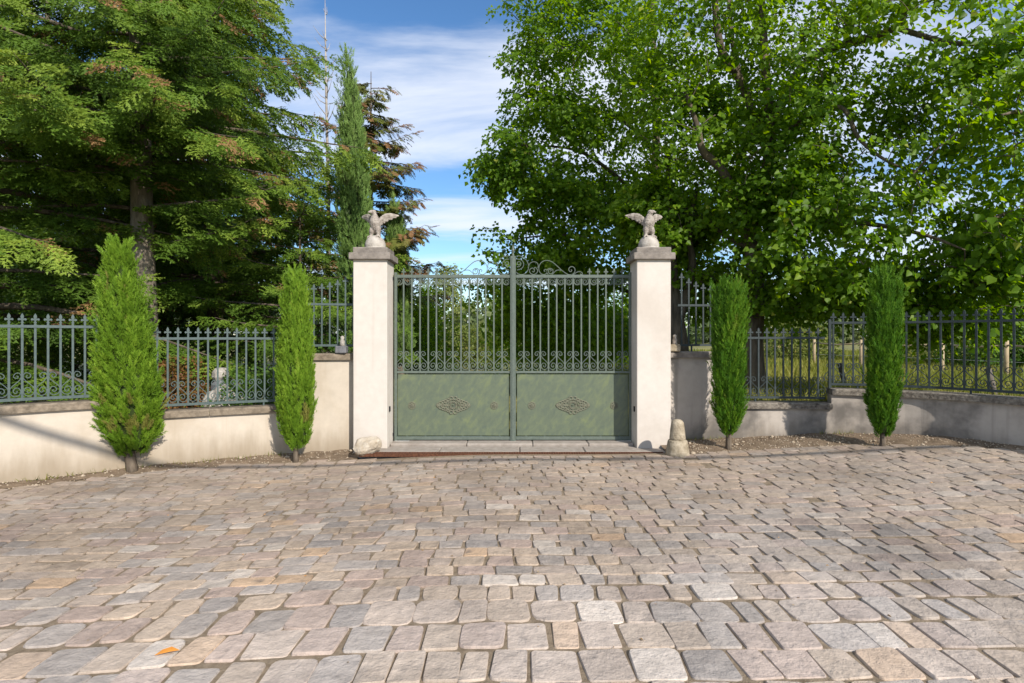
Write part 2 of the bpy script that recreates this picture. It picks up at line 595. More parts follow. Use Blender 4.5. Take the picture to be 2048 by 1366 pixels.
m, n, l, b = material('garden_ground')
geo = n.new('ShaderNodeNewGeometry')
t1 = noise(n, l, 0.35, 6, 0.65, vec=geo.outputs['Position'])
t2 = noise(n, l, 6, 5, 0.7, vec=geo.outputs['Position'])
r1 = ramp(n, l, t1.outputs[0], [(0.3, (0.085, 0.10, 0.028)), (0.5, (0.20, 0.19, 0.055)), (0.7, (0.28, 0.25, 0.09))])
c1 = mixc(n, l, 0.8, r1.outputs[0], ramp(n, l, t2.outputs[0], [(0.3, (0.45, 0.45, 0.45)), (0.7, (1.3, 1.3, 1.3))]).outputs[0], 'MULTIPLY')
l.new(c1, b.inputs['Base Color'])
b.inputs['Roughness'].default_value = 0.95
bump(n, l, b, t2.outputs[0], 0.8, 0.08)
M['garden'] = m

M['leaf_linden'] = mat_leaf('linden_leaf', (0.075, 0.165, 0.008), (0.155, 0.275, 0.016), (0.26, 0.38, 0.032), (0.36, 0.40, 0.06), 0.6, 0.45, 0.96)
M['leaf_fir'] = mat_leaf('fir_needles', (0.042, 0.088, 0.012), (0.108, 0.190, 0.020), (0.27, 0.35, 0.05), (0.32, 0.19, 0.085), 0.3, 0.6, 0.90)
M['leaf_cedar'] = mat_leaf('blue_green_needles', (0.04, 0.08, 0.04), (0.08, 0.14, 0.055), (0.13, 0.19, 0.075), (0.14, 0.17, 0.09), 0.15, 0.6, 0.95)
M['leaf_brown'] = mat_leaf('brown_green_needles', (0.06, 0.085, 0.015), (0.12, 0.14, 0.024), (0.19, 0.16, 0.04), (0.23, 0.125, 0.055), 0.25, 0.6, 0.88)
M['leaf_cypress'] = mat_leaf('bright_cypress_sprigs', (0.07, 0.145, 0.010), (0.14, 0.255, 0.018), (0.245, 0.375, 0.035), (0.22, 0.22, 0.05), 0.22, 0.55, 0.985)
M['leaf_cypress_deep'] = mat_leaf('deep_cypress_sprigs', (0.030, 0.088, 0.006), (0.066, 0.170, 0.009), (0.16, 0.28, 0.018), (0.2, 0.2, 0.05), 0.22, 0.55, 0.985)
M['leaf_italian'] = mat_leaf('dusty_cypress_sprigs', (0.09, 0.16, 0.035), (0.155, 0.255, 0.06), (0.23, 0.335, 0.09), (0.15, 0.2, 0.08), 0.12, 0.6, 0.97)
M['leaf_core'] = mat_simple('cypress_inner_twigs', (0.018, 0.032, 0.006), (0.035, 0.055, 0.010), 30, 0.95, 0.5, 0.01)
M['leaf_rust'] = mat_leaf('rusty_shrub_leaf', (0.12, 0.10, 0.025), (0.26, 0.11, 0.045), (0.36, 0.18, 0.07), (0.15, 0.22, 0.04), 0.35, 0.5, 0.62)
M['leaf_shrub'] = mat_leaf('shrub_leaf', (0.035, 0.085, 0.012), (0.075, 0.15, 0.022), (0.13, 0.21, 0.03), (0.24, 0.25, 0.05), 0.35, 0.5, 0.93)
M['leaf_pale'] = mat_leaf('pale_yellow_green_leaf', (0.10, 0.15, 0.03), (0.18, 0.22, 0.05), (0.26, 0.28, 0.07), (0.33, 0.27, 0.09), 0.4, 0.5, 0.9)
M['leaf_far'] = mat_leaf('far_wood_leaf', (0.06, 0.10, 0.035), (0.11, 0.15, 0.055), (0.16, 0.185, 0.07), (0.20, 0.20, 0.09), 0.3, 0.6, 0.95)
M['grass'] = mat_leaf('dry_meadow_grass', (0.10, 0.14, 0.02), (0.21, 0.22, 0.04), (0.33, 0.31, 0.08), (0.42, 0.36, 0.14), 0.35, 0.6, 0.9)
M['litter'] = mat_leaf('dry_litter', (0.12, 0.07, 0.03), (0.28, 0.19, 0.10), (0.50, 0.42, 0.30), (0.55, 0.25, 0.06), 0.1, 0.8, 0.92)
# ------------------------------------------------------------------ lie of the land
WALL_L = catmull([(-8.6, 3.0), (-7.0, 4.75), (-5.54, 6.32), (-4.9, 6.84), (-4.36, 7.25), (-3.4, 7.75), (-2.87, 7.95), (-2.12, 8.1)], 10)
WALL_R = catmull([(2.12, 8.25), (3.1, 8.3), (3.9, 8.28), (4.5, 8.17), (5.0, 7.98), (5.5, 7.62), (5.95, 7.03), (6.35, 6.25), (6.8, 5.2), (7.6, 3.2)], 10)
_wx = np.array([p[0] for p in WALL_L] + [p[0] for p in WALL_R])
_wy = np.array([p[1] for p in WALL_L] + [p[1] for p in WALL_R])


def wall_y(x):
    x = np.asarray(x, float)
    y = np.interp(x, _wx, _wy)
    y = np.where(x < _wx[0], _wy[0] + (x - _wx[0]) * 1.1, y)
    return np.where(x > _wx[-1], _wy[-1] - (x - _wx[-1]) * 2.4, y)


def court_z(x, y):
    """height of the cobbled forecourt"""
    x = np.asarray(x, float); y = np.asarray(y, float)
    zl = -0.11 * smoothstep(0.0, 3.2, -x)
    zr = 0.16 * smoothstep(2.4, 6.2, x) * smoothstep(2.5, 7.0, y) + 0.03 * smoothstep(0.5, 4, x)
    return zl + zr


def land_z(x, y):
    x = np.asarray(x, float); y = np.asarray(y, float)
    d = y - wall_y(x)
    gap = smoothstep(1.6, 2.6, np.abs(x))            # the drive through the gate stays low
    behind = np.where(x < 0, 0.30, 0.42) * gap + 0.004 * np.clip(y - 12, 0, 30) * 0
    far = smoothstep(30, 200, np.hypot(x, y)) * 1.0
    front = court_z(x, y) - 0.07
    t = smoothstep(0.0, 0.5, d)
    return front * (1 - t) + (behind + far) * t


# the ground: one sheet to the horizon
gx = np.unique(np.concatenate([-np.geomspace(12, 1500, 24), np.linspace(-12, 12, 97), np.geomspace(12, 1500, 24)]))
gy = np.unique(np.concatenate([-np.geomspace(3, 1500, 24), np.linspace(-3, 16, 77), np.geomspace(16, 1800, 34)]))
GX, GY = np.meshgrid(gx, gy)
GZ = land_z(GX, GY)
V = np.stack([GX, GY, GZ], -1).reshape(-1, 3)
nx = len(gx)
ii = (np.arange(len(gy) - 1)[:, None] * nx + np.arange(nx - 1)[None, :]).ravel()
T = np.concatenate([np.stack([ii, ii + 1, ii + nx + 1], 1), np.stack([ii, ii + nx + 1, ii + nx], 1)])
o = link('ground', np_mesh('ground', V, T, smooth=True), None, M['garden'])
tag(o, 'grassy garden and meadow ground behind the walls', kind='structure')

# ------------------------------------------------------------------ cobbled forecourt
def court_edge(x):
    """where the cobbles stop: drain in front of the gate, earth strips along the walls"""
    x = np.asarray(x, float)
    y = np.interp(x, [-8, -5.6, -4.9, -4.3, -3.4, -2.6, -2.0, -1.9, 1.95, 2.05, 2.6, 3.6, 4.4, 5.2, 5.8, 6.4, 7.2],
                  [3.3, 6.0, 6.56, 7.0, 7.42, 7.56, 7.52, 7.44, 7.44, 7.40, 7.54, 7.56, 7.50, 7.18, 6.80, 6.05, 4.0])
    return y


X0, X1, Y0 = -8.0, 7.2, 0.6
bx_ = np.linspace(X0, X1, 90)
by_ = np.linspace(0.0, 1.0, 60)
BX, BT = np.meshgrid(bx_, by_)
BE = court_edge(BX) + 0.03
BY = Y0 + (BE - Y0) * BT
BZ = court_z(BX, BY) - 0.0085
V = np.stack([BX, BY, BZ], -1).reshape(-1, 3)
nx = len(bx_)
ii = (np.arange(len(by_) - 1)[:, None] * nx + np.arange(nx - 1)[None, :]).ravel()
T = np.concatenate([np.stack([ii, ii + 1, ii + nx + 1], 1), np.stack([ii, ii + nx + 1, ii + nx], 1)])
court = link('pavement', np_mesh('pavement', V, T, smooth=True), None, M['sand'])
tag(court, 'sandy bed of the cobbled forecourt in front of the gate', kind='structure')

PAL = [((0.265, 0.25, 0.24), 3.2), ((0.305, 0.262, 0.228), 4.6), ((0.29, 0.235, 0.21), 3.6), ((0.325, 0.272, 0.22), 2.6),
       ((0.225, 0.213, 0.205), 1.3), ((0.36, 0.265, 0.18), 0.6), ((0.37, 0.345, 0.315), 1.2), ((0.185, 0.18, 0.18), 0.35), ((0.30, 0.25, 0.20), 3.0)]
PALP = np.array([w for c, w in PAL]); PALP = PALP / PALP.sum()
PALC = np.array([c for c, w in PAL])
stones = []
row_y = Y0
ri = 0
cn = VNoise(5)
while row_y < 8.0:
    dep = 0.275 if row_y < 3.1 else (0.205 if row_y < 3.45 else 0.152)
    dep *= rnd.uniform(0.94, 1.07)
    big = row_y < 3.35
    # two fields of rows, meeting along a slanting joint on the right
    for fieldside in (0, 1):
        x = X0 + rnd.uniform(0, 0.2)
        off = 0.0
        while x < X1:
            w = rnd.uniform(0.13, 0.27) if big else rnd.choice((rnd.uniform(0.14, 0.2), rnd.uniform(0.18, 0.27), rnd.uniform(0.18, 0.27)))
            xc = x + w / 2
            # rows swing a little towards the viewer on the left
            yc = row_y + dep / 2 + off - 0.028 * max(0.0, -xc - 0.3) ** 1.4 + 0.012 * math.sin(xc * 1.3 + ri) + 0.008 * math.sin(xc * 3.1 + ri * 2.3)
            xl = 2.08 + (7.3 - yc) * 0.34 + (0.02 if fieldside else -0.02) if yc > 5.2 else 1e9
            ok = (xc < xl) if fieldside == 0 else (xc > xl)
            if ok and yc + dep / 2 < float(court_edge(xc)) + 0.02 and yc > Y0:
                stones.append((xc, yc, w, dep))
            x += w
    row_y += dep
    ri += 1
    if ri > 80: break


def stone_mesh_arrays(xc, yc, w, dep, detail):
    """one rounded, uneven sett: rings of outline points and a domed top"""
    joint = rnd.uniform(0.005, 0.018) if yc > 3.5 else rnd.uniform(0.007, 0.018)
    hx, hy = (w - joint) / 2, (dep - joint) / 2
    ch = min(hx, hy) * (rnd.uniform(0.12, 0.30) if rnd.random() < .75 else rnd.uniform(.25, .45))
    if 3.0 < yc < 3.5: ch = min(hx, hy) * rnd.uniform(.35, .6)
    pts = []
    corners = [(-hx, -hy), (hx, -hy), (hx, hy), (-hx, hy)]
    corners = [(a + rnd.uniform(-1, 1) * 0.015, b_ + rnd.uniform(-1, 1) * 0.013) for a, b_ in corners]
    for k in range(4):
        c = np.array(corners[k]); p = np.array(corners[k - 1]); q = np.array(corners[(k + 1) % 4])
        cp = c + (p - c) / np.linalg.norm(p - c) * ch * rnd.uniform(0.6, 1.2)
        cq = c + (q - c) / np.linalg.norm(q - c) * ch * rnd.uniform(0.6, 1.2)
        pts.append(cp)
        if detail:
            pts.append(c * 0.42 + (cp + cq) * 0.29)
        pts.append(cq)
        if detail > 1:
            pts.append((cq + q + (p - c) * 0) / 2 * 1.0 + np.array([rnd.uniform(-.004, .004), rnd.uniform(-.004, .004)]))
    pts = np.array(pts)
    n_ = len(pts)
    tz = rnd.uniform(-0.003, 0.006)
    tx, ty = max(-.03, min(.03, rnd.gauss(0, 0.016))), max(-.03, min(.03, rnd.gauss(0, 0.016)))
    rings = [(1.01, -0.045), (0.992, -0.007), (0.955, -0.0008)] if detail else [(1.01, -0.04), (0.965, -0.001)]
    vs = []
    wob = np.array([rnd.uniform(-.0012, .0012) for _ in range(n_)])
    for s_, z_ in rings + [(rings[-1][0], rings[-1][1] + 0.0004)]:        # the worn top has vertices of its own, so it stays flat
        q = pts * s_
        vs.append(np.column_stack([q, z_ + tz + q[:, 0] * tx + q[:, 1] * ty + wob * (z_ > -.01)]))
    vs.append(np.array([[rnd.uniform(-.01, .01), rnd.uniform(-.01, .01), tz + rnd.uniform(0.000, 0.0035)]]))
    V = np.concatenate(vs)
    T = []
    for r_ in range(len(rings) - 1):
        for k in range(n_):
            a, d = r_ * n_ + k, r_ * n_ + (k + 1) % n_
            T += [(a, d, d + n_), (a, d + n_, a + n_)]
    base = len(rings) * n_
    for k in range(n_):
        T.append((base + k, base + (k + 1) % n_, len(V) - 1))
    # tilt with the court
    z0 = float(court_z(xc, yc))
    sx = (float(court_z(xc + .1, yc)) - float(court_z(xc - .1, yc))) / .2
    sy = (float(court_z(xc, yc + .1)) - float(court_z(xc, yc - .1))) / .2
    V[:, 2] += V[:, 0] * sx + V[:, 1] * sy
    return V, np.array(T), z0


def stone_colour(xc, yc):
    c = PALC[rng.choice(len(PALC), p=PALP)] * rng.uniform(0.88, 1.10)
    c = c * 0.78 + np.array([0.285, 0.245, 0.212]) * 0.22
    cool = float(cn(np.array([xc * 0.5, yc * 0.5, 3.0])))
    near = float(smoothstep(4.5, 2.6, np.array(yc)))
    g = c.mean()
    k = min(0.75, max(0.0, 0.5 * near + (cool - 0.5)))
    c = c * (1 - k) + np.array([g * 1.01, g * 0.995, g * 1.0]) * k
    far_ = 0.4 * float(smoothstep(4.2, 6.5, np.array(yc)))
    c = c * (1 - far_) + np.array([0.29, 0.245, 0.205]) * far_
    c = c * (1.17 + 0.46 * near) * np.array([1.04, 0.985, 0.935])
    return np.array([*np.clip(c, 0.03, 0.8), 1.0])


def seen_size(s_):
    xc, yc, w, dep = s_
    if abs(xc) / yc > 0.93 or yc < 2.42: return 0.0
    return w * dep / yc ** 3


order = sorted(range(len(stones)), key=lambda k: -seen_size(stones[k]))
single = set(order[:300])
VV, TT, CC = [], [], []
off = 0
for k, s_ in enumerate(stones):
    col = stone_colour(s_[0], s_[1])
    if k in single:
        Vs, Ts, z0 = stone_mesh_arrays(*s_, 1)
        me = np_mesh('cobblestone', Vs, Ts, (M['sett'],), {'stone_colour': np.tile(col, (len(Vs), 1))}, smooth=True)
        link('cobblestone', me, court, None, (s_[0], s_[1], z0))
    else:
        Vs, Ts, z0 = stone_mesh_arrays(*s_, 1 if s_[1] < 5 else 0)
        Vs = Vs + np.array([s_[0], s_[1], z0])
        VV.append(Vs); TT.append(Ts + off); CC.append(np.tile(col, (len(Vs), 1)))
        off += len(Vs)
me = np_mesh('far_cobblestones', np.concatenate(VV), np.concatenate(TT), (M['sett'],), {'stone_colour': np.concatenate(CC)}, smooth=True)
o = link('far_cobblestones', me, court)
tag(o, 'cobblestones of the forecourt further from the viewer', kind='stuff')

# strips of earth along the wall feet
def earth_strip(name, xs, label, seed):
    vn = VNoise(seed)
    vs, fs = [], []
    m_ = 8
    for i, x in enumerate(xs):
        ya, yb = float(court_edge(x)) - 0.05, float(wall_y(x)) + 0.02
        for j in range(m_):
            y = ya + (yb - ya) * j / (m_ - 1)
            z = float(court_z(x, y)) - 0.012 + 0.055 * math.sin(math.pi * j / (m_ - 1) * 0.55) + 0.03 * (float(vn(np.array([x * 6, y * 6, 1.0]))) - 0.5)
            vs.append((x, y, z))
    for i in range(len(xs) - 1):
        for j in range(m_ - 1):
            a = i * m_ + j
            fs.append((a, a + m_, a + m_ + 1, a + 1))
    o = MB().add(vs, fs).build(name, M['dirt'], None, True)
    tag(o, label, kind='structure')


earth_strip('path', np.linspace(-7.6, -1.98, 110), 'narrow strip of bare earth along the foot of the cream wall', 1)
earth_strip('path', np.linspace(1.98, 7.0, 110), 'strip of gravelly earth along the foot of the stained wall', 2)

# loose gravel on the earth strips
VV, TT = [], []
off = 0
oct_v = np.array([[1, 0, 0], [-1, 0, 0], [0, 1, 0], [0, -1, 0], [0, 0, 1], [0, 0, -1]], float)
oct_t = np.array([[0, 2, 4], [2, 1, 4], [1, 3, 4], [3, 0, 4], [2, 0, 5], [1, 2, 5], [3, 1, 5], [0, 3, 5]])
for k in range(1500):
    x = rnd.choice((rnd.uniform(2.05, 6.4), rnd.uniform(2.05, 6.4), rnd.uniform(-6.4, -2.0)))
    ya, yb = float(court_edge(x)), float(wall_y(x)) - 0.16
    y = ya - 0.08 + (yb - ya + 0.08) * rnd.random() ** 1.1
    t_ = (y - ya) / max(yb - ya, 0.05)
    z = float(court_z(x, y)) - 0.004 + 0.05 * math.sin(math.pi * min(1, max(0, t_)) * 0.5)
    s_ = rnd.uniform(0.005, 0.014) if rnd.random() < 0.97 else rnd.uniform(0.02, 0.035)
    q = oct_v * (s_ * np.array([rnd.uniform(.7, 1.5), rnd.uniform(.7, 1.5), rnd.uniform(.5, 0.9)]))
    VV.append(q + np.array([x, y, z])); TT.append(oct_t + off); off += 6
o = link('gravel', np_mesh('gravel', np.concatenate(VV), np.concatenate(TT), (M['gravel'],)))
tag(o, 'loose pale gravel scattered on the earth strips', kind='stuff')

# ------------------------------------------------------------------ gateway: threshold, drain, pillars, gate
GD = 8.18                                   # depth of the gate leaves
def gX(px): return (px - 1024) * GD / FPX
def gZ(py): return CAM_H - (py - HOR) * GD / FPX


th = thing('stone_threshold', (0, 8.0, 0), 'worn pale stone slabs of the threshold under the gate', 'threshold')
xs = [-1.66, -0.62, 0.28, 1.04, 1.66]
for i in range(4):
    MB().chbox(((xs[i] + xs[i + 1]) / 2, 8.2, -0.03), (xs[i + 1] - xs[i] - 0.006, 0.52, 0.14), 0.012).build('slab', M['threshold'], th)
xs = [-2.0, -0.95, 0.1, 0.95, 2.0]
for i in range(4):
    MB().chbox(((xs[i] + xs[i + 1]) / 2, 7.745, -0.075), (xs[i + 1] - xs[i] - 0.006, 0.375, 0.16), 0.012).build('slab', M['threshold'], th)

dr = thing('drain_grate', (0, 7.5, 0), 'long rusty iron drain grate across the foot of the gateway', 'drain grate')
MB().box((0, 7.462, -0.021), (3.9, 0.012, 0.04)).build('frame_side', M['rust'], dr)
MB().box((0, 7.545, -0.021), (3.9, 0.012, 0.05)).build('frame_side', M['rust'], dr)
g = MB()
for k in range(122):
    g.box((-1.935 + k * 0.032, 7.5035, -0.018), (0.013, 0.070, 0.034))
tag(g.build('grate_bars', M['rust'], dr), kind='stuff')
MB().box((0, 7.5035, -0.04), (3.86, 0.070, 0.02)).build('channel', M['black'], dr)


def pillar(sx, label):
    cx = sx * 1.892
    t = thing('gate_pillar', (cx, 8.025, 0), label, 'pillar', 'gate pillars')
    MB().chbox((cx, 8.025, 1.215), (0.452, 0.45, 2.62), 0.006).build('shaft', M['pillar'], t)
    MB().chbox((cx, 8.025, 2.563), (0.552, 0.55, 0.092), 0.008).build('cap_slab', M['cap'], t)
    MB().chbox((cx, 8.025, 2.6475), (0.462, 0.46, 0.078), 0.008).build('upper_cap_slab', M['cap'], t)
    xi = cx - sx * 0.226
    MB().chbox((xi - sx * 0.008, 7.93, 0.512), (0.02, 0.035, 0.075), 0.006).build('photocell', M['black'], t)
    return t


pillar(-1, 'pale rendered gate pillar with a boulder at its foot')
pillar(1, 'pale rendered gate pillar with a stone bollard at its foot')


# eagles ------------------------------------------------------------
def loft(mb, rings, n=12):
    """closed body from elliptical rings (centre, rx, ry)"""
    vs, fs = [], []
    for (c, rx, ry) in rings:
        for k in range(n):
            a = 2 * math.pi * k / n
            vs.append((c[0] + rx * math.cos(a), c[1] + ry * math.sin(a), c[2]))
    for i in range(len(rings) - 1):
        for k in range(n):
            q = (k + 1) % n
            fs.append((i * n + k, i * n + q, (i + 1) * n + q, (i + 1) * n + k))
    fs.append(tuple(range(n - 1, -1, -1)))
    fs.append(tuple(range((len(rings) - 1) * n, len(rings) * n)))
    mb.add(vs, fs)


def eagle_mesh(side):
    """stone eagle facing -Y, feet at z=0; side=+1 looks towards its right"""
    mb = MB()
    loft(mb, [((0, 0.03, 0.045), 0.026, 0.024), ((0, 0.022, 0.075), 0.05, 0.046), ((0, 0.01, 0.12), 0.066, 0.06), ((0, -0.004, 0.17), 0.075, 0.068),
              ((0, -0.012, 0.215), 0.073, 0.066), ((0, -0.016, 0.25), 0.058, 0.052), ((0, -0.018, 0.28), 0.04, 0.039), ((0, -0.02, 0.30), 0.035, 0.036)])
    hx = -0.012 * side
    loft(mb, [((hx * .3, -0.02, 0.292), 0.035, 0.036), ((hx, -0.028, 0.315), 0.035, 0.041), ((hx, -0.03, 0.338), 0.034, 0.040), ((hx, -0.026, 0.356), 0.025, 0.029), ((hx, -0.022, 0.365), 0.01, 0.012)])
    # hooked beak
    bd = Vector((-0.75 * side, -0.66, 0)).normalized()
    h0 = Vector((hx, -0.03, 0.334))
    mb.tube([h0 + bd * 0.028, h0 + bd * 0.05 + Vector((0, 0, 0.001)), h0 + bd * 0.066 - Vector((0, 0, 0.01)), h0 + bd * 0.069 - Vector((0, 0, 0.024))], [0.019, 0.016, 0.011, 0.004], 8)
    # brow
    mb.tube([h0 + bd * 0.03 + Vector((0.02, 0, 0.014)), h0 + bd * 0.034 + Vector((0, 0, 0.018)), h0 + bd * 0.03 + Vector((-0.02, 0, 0.014))], 0.008, 6)
    # tail
    loft(mb, [((0, 0.10, -0.03), 0.045, 0.012), ((0, 0.075, 0.03), 0.05, 0.02), ((0, 0.045, 0.08), 0.05, 0.035), ((0, 0.02, 0.12), 0.05, 0.05)], 10)
    # feathered thighs, shanks, claws
    for s in (-1, 1):
        mb.tube([(s * 0.04, 0.0, 0.115), (s * 0.047, -0.012, 0.07), (s * 0.05, -0.014, 0.035), (s * 0.05, -0.012, -0.01)], [0.04, 0.033, 0.021, 0.018], 10)
        for a in (-38, 0, 38):
            d = Vector((math.sin(R(a)), -math.cos(R(a)), 0))
            p = Vector((s * 0.05, -0.012, 0.004))
            mb.tube([p, p + d * 0.03 + Vector((0, 0, 0.006)), p + d * 0.055 - Vector((0, 0, 0.012)), p + d * 0.066 - Vector((0, 0, 0.034))], [0.014, 0.012, 0.010, 0.004], 6)
    # wings, raised and swept back 30 degrees
    lead = catmull([(0.03, 0.20), (0.05, 0.25), (0.10, 0.305), (0.158, 0.335), (0.235, 0.338), (0.318, 0.318)], 5)
    trail = catmull([(0.03, 0.11), (0.05, 0.14), (0.08, 0.178), (0.135, 0.218), (0.22, 0.268), (0.318, 0.314)], 5)
    ca, sa = math.cos(R(30)), math.sin(R(30))
    for s in (-1, 1):
        vs, fs = [], []
        m_ = len(lead)
        for i in range(m_):
            lx, lz = lead[i]; tx, tz = trail[i]
            if i > 6: tz -= 0.010 * (i % 3)
            for j in range(5):
                f_ = j / 4
                x = lx + (tx - lx) * f_; z = lz + (tz - lz) * f_
                th_ = 0.014 * (1 - i / m_ * 0.7) * (1 - 0.55 * f_) + 0.004
                camber = -0.03 * math.sin(math.pi * f_) * (1 - i / m_)
                for q in (-1, 1):
                    vs.append((s * x * ca, x * sa + q * th_ + camber + 0.01, z))
        for i in range(m_ - 1):
            for j in range(4):
                a = (i * 5 + j) * 2
                b_ = ((i + 1) * 5 + j) * 2
                fs += [(a, b_, b_ + 2, a + 2), (a + 1, a + 3, b_ + 3, b_ + 1)]
            a, b_ = i * 10, (i + 1) * 10
            fs += [(a, a + 1, b_ + 1, b_), (a + 8, b_ + 8, b_ + 9, a + 9)]
        e = (m_ - 1) * 10
        fs += [(0, 2, 3, 1), (2, 4, 5, 3), (4, 6, 7, 5), (6, 8, 9, 7), (e, e + 1, e + 3, e + 2), (e + 2, e + 3, e + 5, e + 4), (e + 4, e + 5, e + 7, e + 6), (e + 6, e + 7, e + 9, e + 8)]
        mb.add(vs, fs if s > 0 else [f_[::-1] for f_ in fs])
    me = mb.mesh('eagle_raw')
    tmp = bpy.data.objects.new('eagle_raw', me)
    COL.objects.link(tmp)
    md = tmp.modifiers.new('r', 'REMESH')
    md.mode = 'VOXEL'
    md.voxel_size = 0.0055
    sm = tmp.modifiers.new('s', 'SMOOTH')
    sm.iterations = 2
    sm.factor = 0.5
    bpy.context.view_layer.update()
    dg = bpy.context.evaluated_depsgraph_get()
    out = bpy.data.meshes.new_from_object(tmp.evaluated_get(dg))
    bpy.data.objects.remove(tmp)
    bpy.data.meshes.remove(me)
    # carved feathers: small scalloped relief
    n_ = len(out.vertices)
    co = np.empty(n_ * 3, np.float32); out.vertices.foreach_get('co', co); co = co.reshape(-1, 3)
    no = np.empty(n_ * 3, np.float32); out.vertices.foreach_get('normal', no); no = no.reshape(-1, 3)
    vn = VNoise(3)
    rel = np.abs(np.sin(co[:, 2] * 130 + np.sin(np.arctan2(co[:, 0], -co[:, 1]) * 9) * 1.2)) * 0.0035 + (vn(co, 55) - 0.5) * 0.006
    rel[co[:, 2] < 0.03] *= 0.3
    co += no * rel[:, None]
    out.vertices.foreach_set('co', co.ravel())
    out.update()
    out.name = 'eagle'
    out.shade_smooth()
    return out


def eagle(sx, label):
    cx = sx * 1.875
    t = thing('eagle_statue', (cx, 8.025, 2.6875), label, 'statue', 'eagle statues on the gate pillars')
    mb = MB()
    prof = [(0.131, 0.0)]
    for k in range(9):
        a = R(-22 + k * 13.5)
        prof.append((0.141 * math.cos(a), 0.052 + 0.141 * math.sin(a)))
    mb.lathe(prof, (cx, 8.025, 2.6875), 24)
    mb.build('ball', M['ball'], t, True)
    me = eagle_mesh(1)
    o = link('eagle', me, t, M['statue'], (cx, 8.02, 2.6875 + 0.172), 0)
    o.rotation_euler = (0, 0, R(-10))
    if sx > 0:
        o.scale = (-1, 1, 1)
        o.rotation_euler = (0, 0, R(10))
    return t


eagle(-1, 'stone eagle on a pale ball, facing the tall slim cypress')
eagle(1, 'stone eagle on a grey ball in front of the leafy lindens')


# ironwork shapes ----------------------------------------------------
PITCH = 16.4 * GD / FPX
K = GD / FPX                                # metres per photo pixel in the gate plane


def ribbon_mesh(name, curves, w=0.008, d=0.014):
    mb = MB()
    for c in curves:
        mb.ribbon([tuple(p) for p in c], w, d)
    return mb.mesh(name)


def heart_curve(s, pitch):
    """half of a heart scroll: small curl on top, big curl below; s = side"""
    u = pitch
    v = K
    pts = [(0.42, 34.6), (0.30, 33.2), (0.38, 31.0), (0.56, 31.4), (0.66, 34.2), (0.50, 38.2), (0.24, 38.6), (0.10, 35.0), (0.10, 30.5), (0.30, 25.8), (0.62, 20.6), (0.88, 15.6),
           (0.95, 10.4), (0.80, 5.0), (0.50, 2.6), (0.20, 5.0), (0.11, 10.2), (0.28, 15.4), (0.55, 15.2), (0.68, 10.8), (0.52, 7.6), (0.36, 9.6), (0.44, 11.4)]
    return catmull([(s * a * u, b_ * v) for a, b_ in pts], 4)


def ring_curve(r):
    pts = []
    for k in range(44):
        t = k / 43
        a = R(90 + 360 * 2.6 * t)
        rr = r * (1.0 if t < 0.40 else 1.0 - (t - 0.40) / 0.60 * 0.86)
        pts.append((rr * math.cos(a), rr * math.sin(a)))
    return pts


def fleur_mesh(name, h, w, d=0.014, mat=None):
    """flat cast spear head with two curled side leaves, base at z=0"""
    o_ = [(-0.10, 0), (-0.10, 0.10), (-0.17, 0.13), (-0.17, 0.20), (-0.09, 0.24), (-0.10, 0.33), (-0.24, 0.38), (-0.36, 0.33), (-0.47, 0.36), (-0.50, 0.46), (-0.40, 0.55), (-0.24, 0.53), (-0.13, 0.50),
          (-0.20, 0.66), (-0.16, 0.80), (0, 1.0)]
    out = [(x * w, z * h) for x, z in o_]
    out = out + [(-x, z) for x, z in reversed(out[:-1])]
    return MB().prism(out[::-1], -d / 2, d / 2).mesh(name)


HEART = ribbon_mesh('scroll', [heart_curve(-1, PITCH), heart_curve(1, PITCH)])
RING = ribbon_mesh('ring_scroll', [ring_curve(0.0475)], 0.007, 0.012)
FLEUR_G = fleur_mesh('finial', 0.097, 0.062)
FLEUR_F = fleur_mesh('finial', 0.122, 0.078, 0.016)
for me in (HEART, RING, FLEUR_G):
    me.materials.append(M['iron'])


def rosette_mesh():
    mb = MB()
    for k in range(8):
        a = 2 * math.pi * k / 8
        c = (math.cos(a) * 0.036, math.sin(a) * 0.036)
        mb.tube([(c[0] + 0.013 * math.cos(q * math.pi / 4), 0, c[1] + 0.013 * math.sin(q * math.pi / 4)) for q in range(9)], 0.005, 5)
    mb.tube([(0.018 * math.cos(q * math.pi / 6), -0.004, 0.018 * math.sin(q * math.pi / 6)) for q in range(13)], 0.006, 5)
    mb.tube([(0.05 * math.cos(q * math.pi / 12), 0, 0.05 * math.sin(q * math.pi / 12)) for q in range(25)], 0.004, 5)
    mb.box((0, -0.004, 0), (0.016, 0.014, 0.016))
    return mb.mesh('rosette', True)


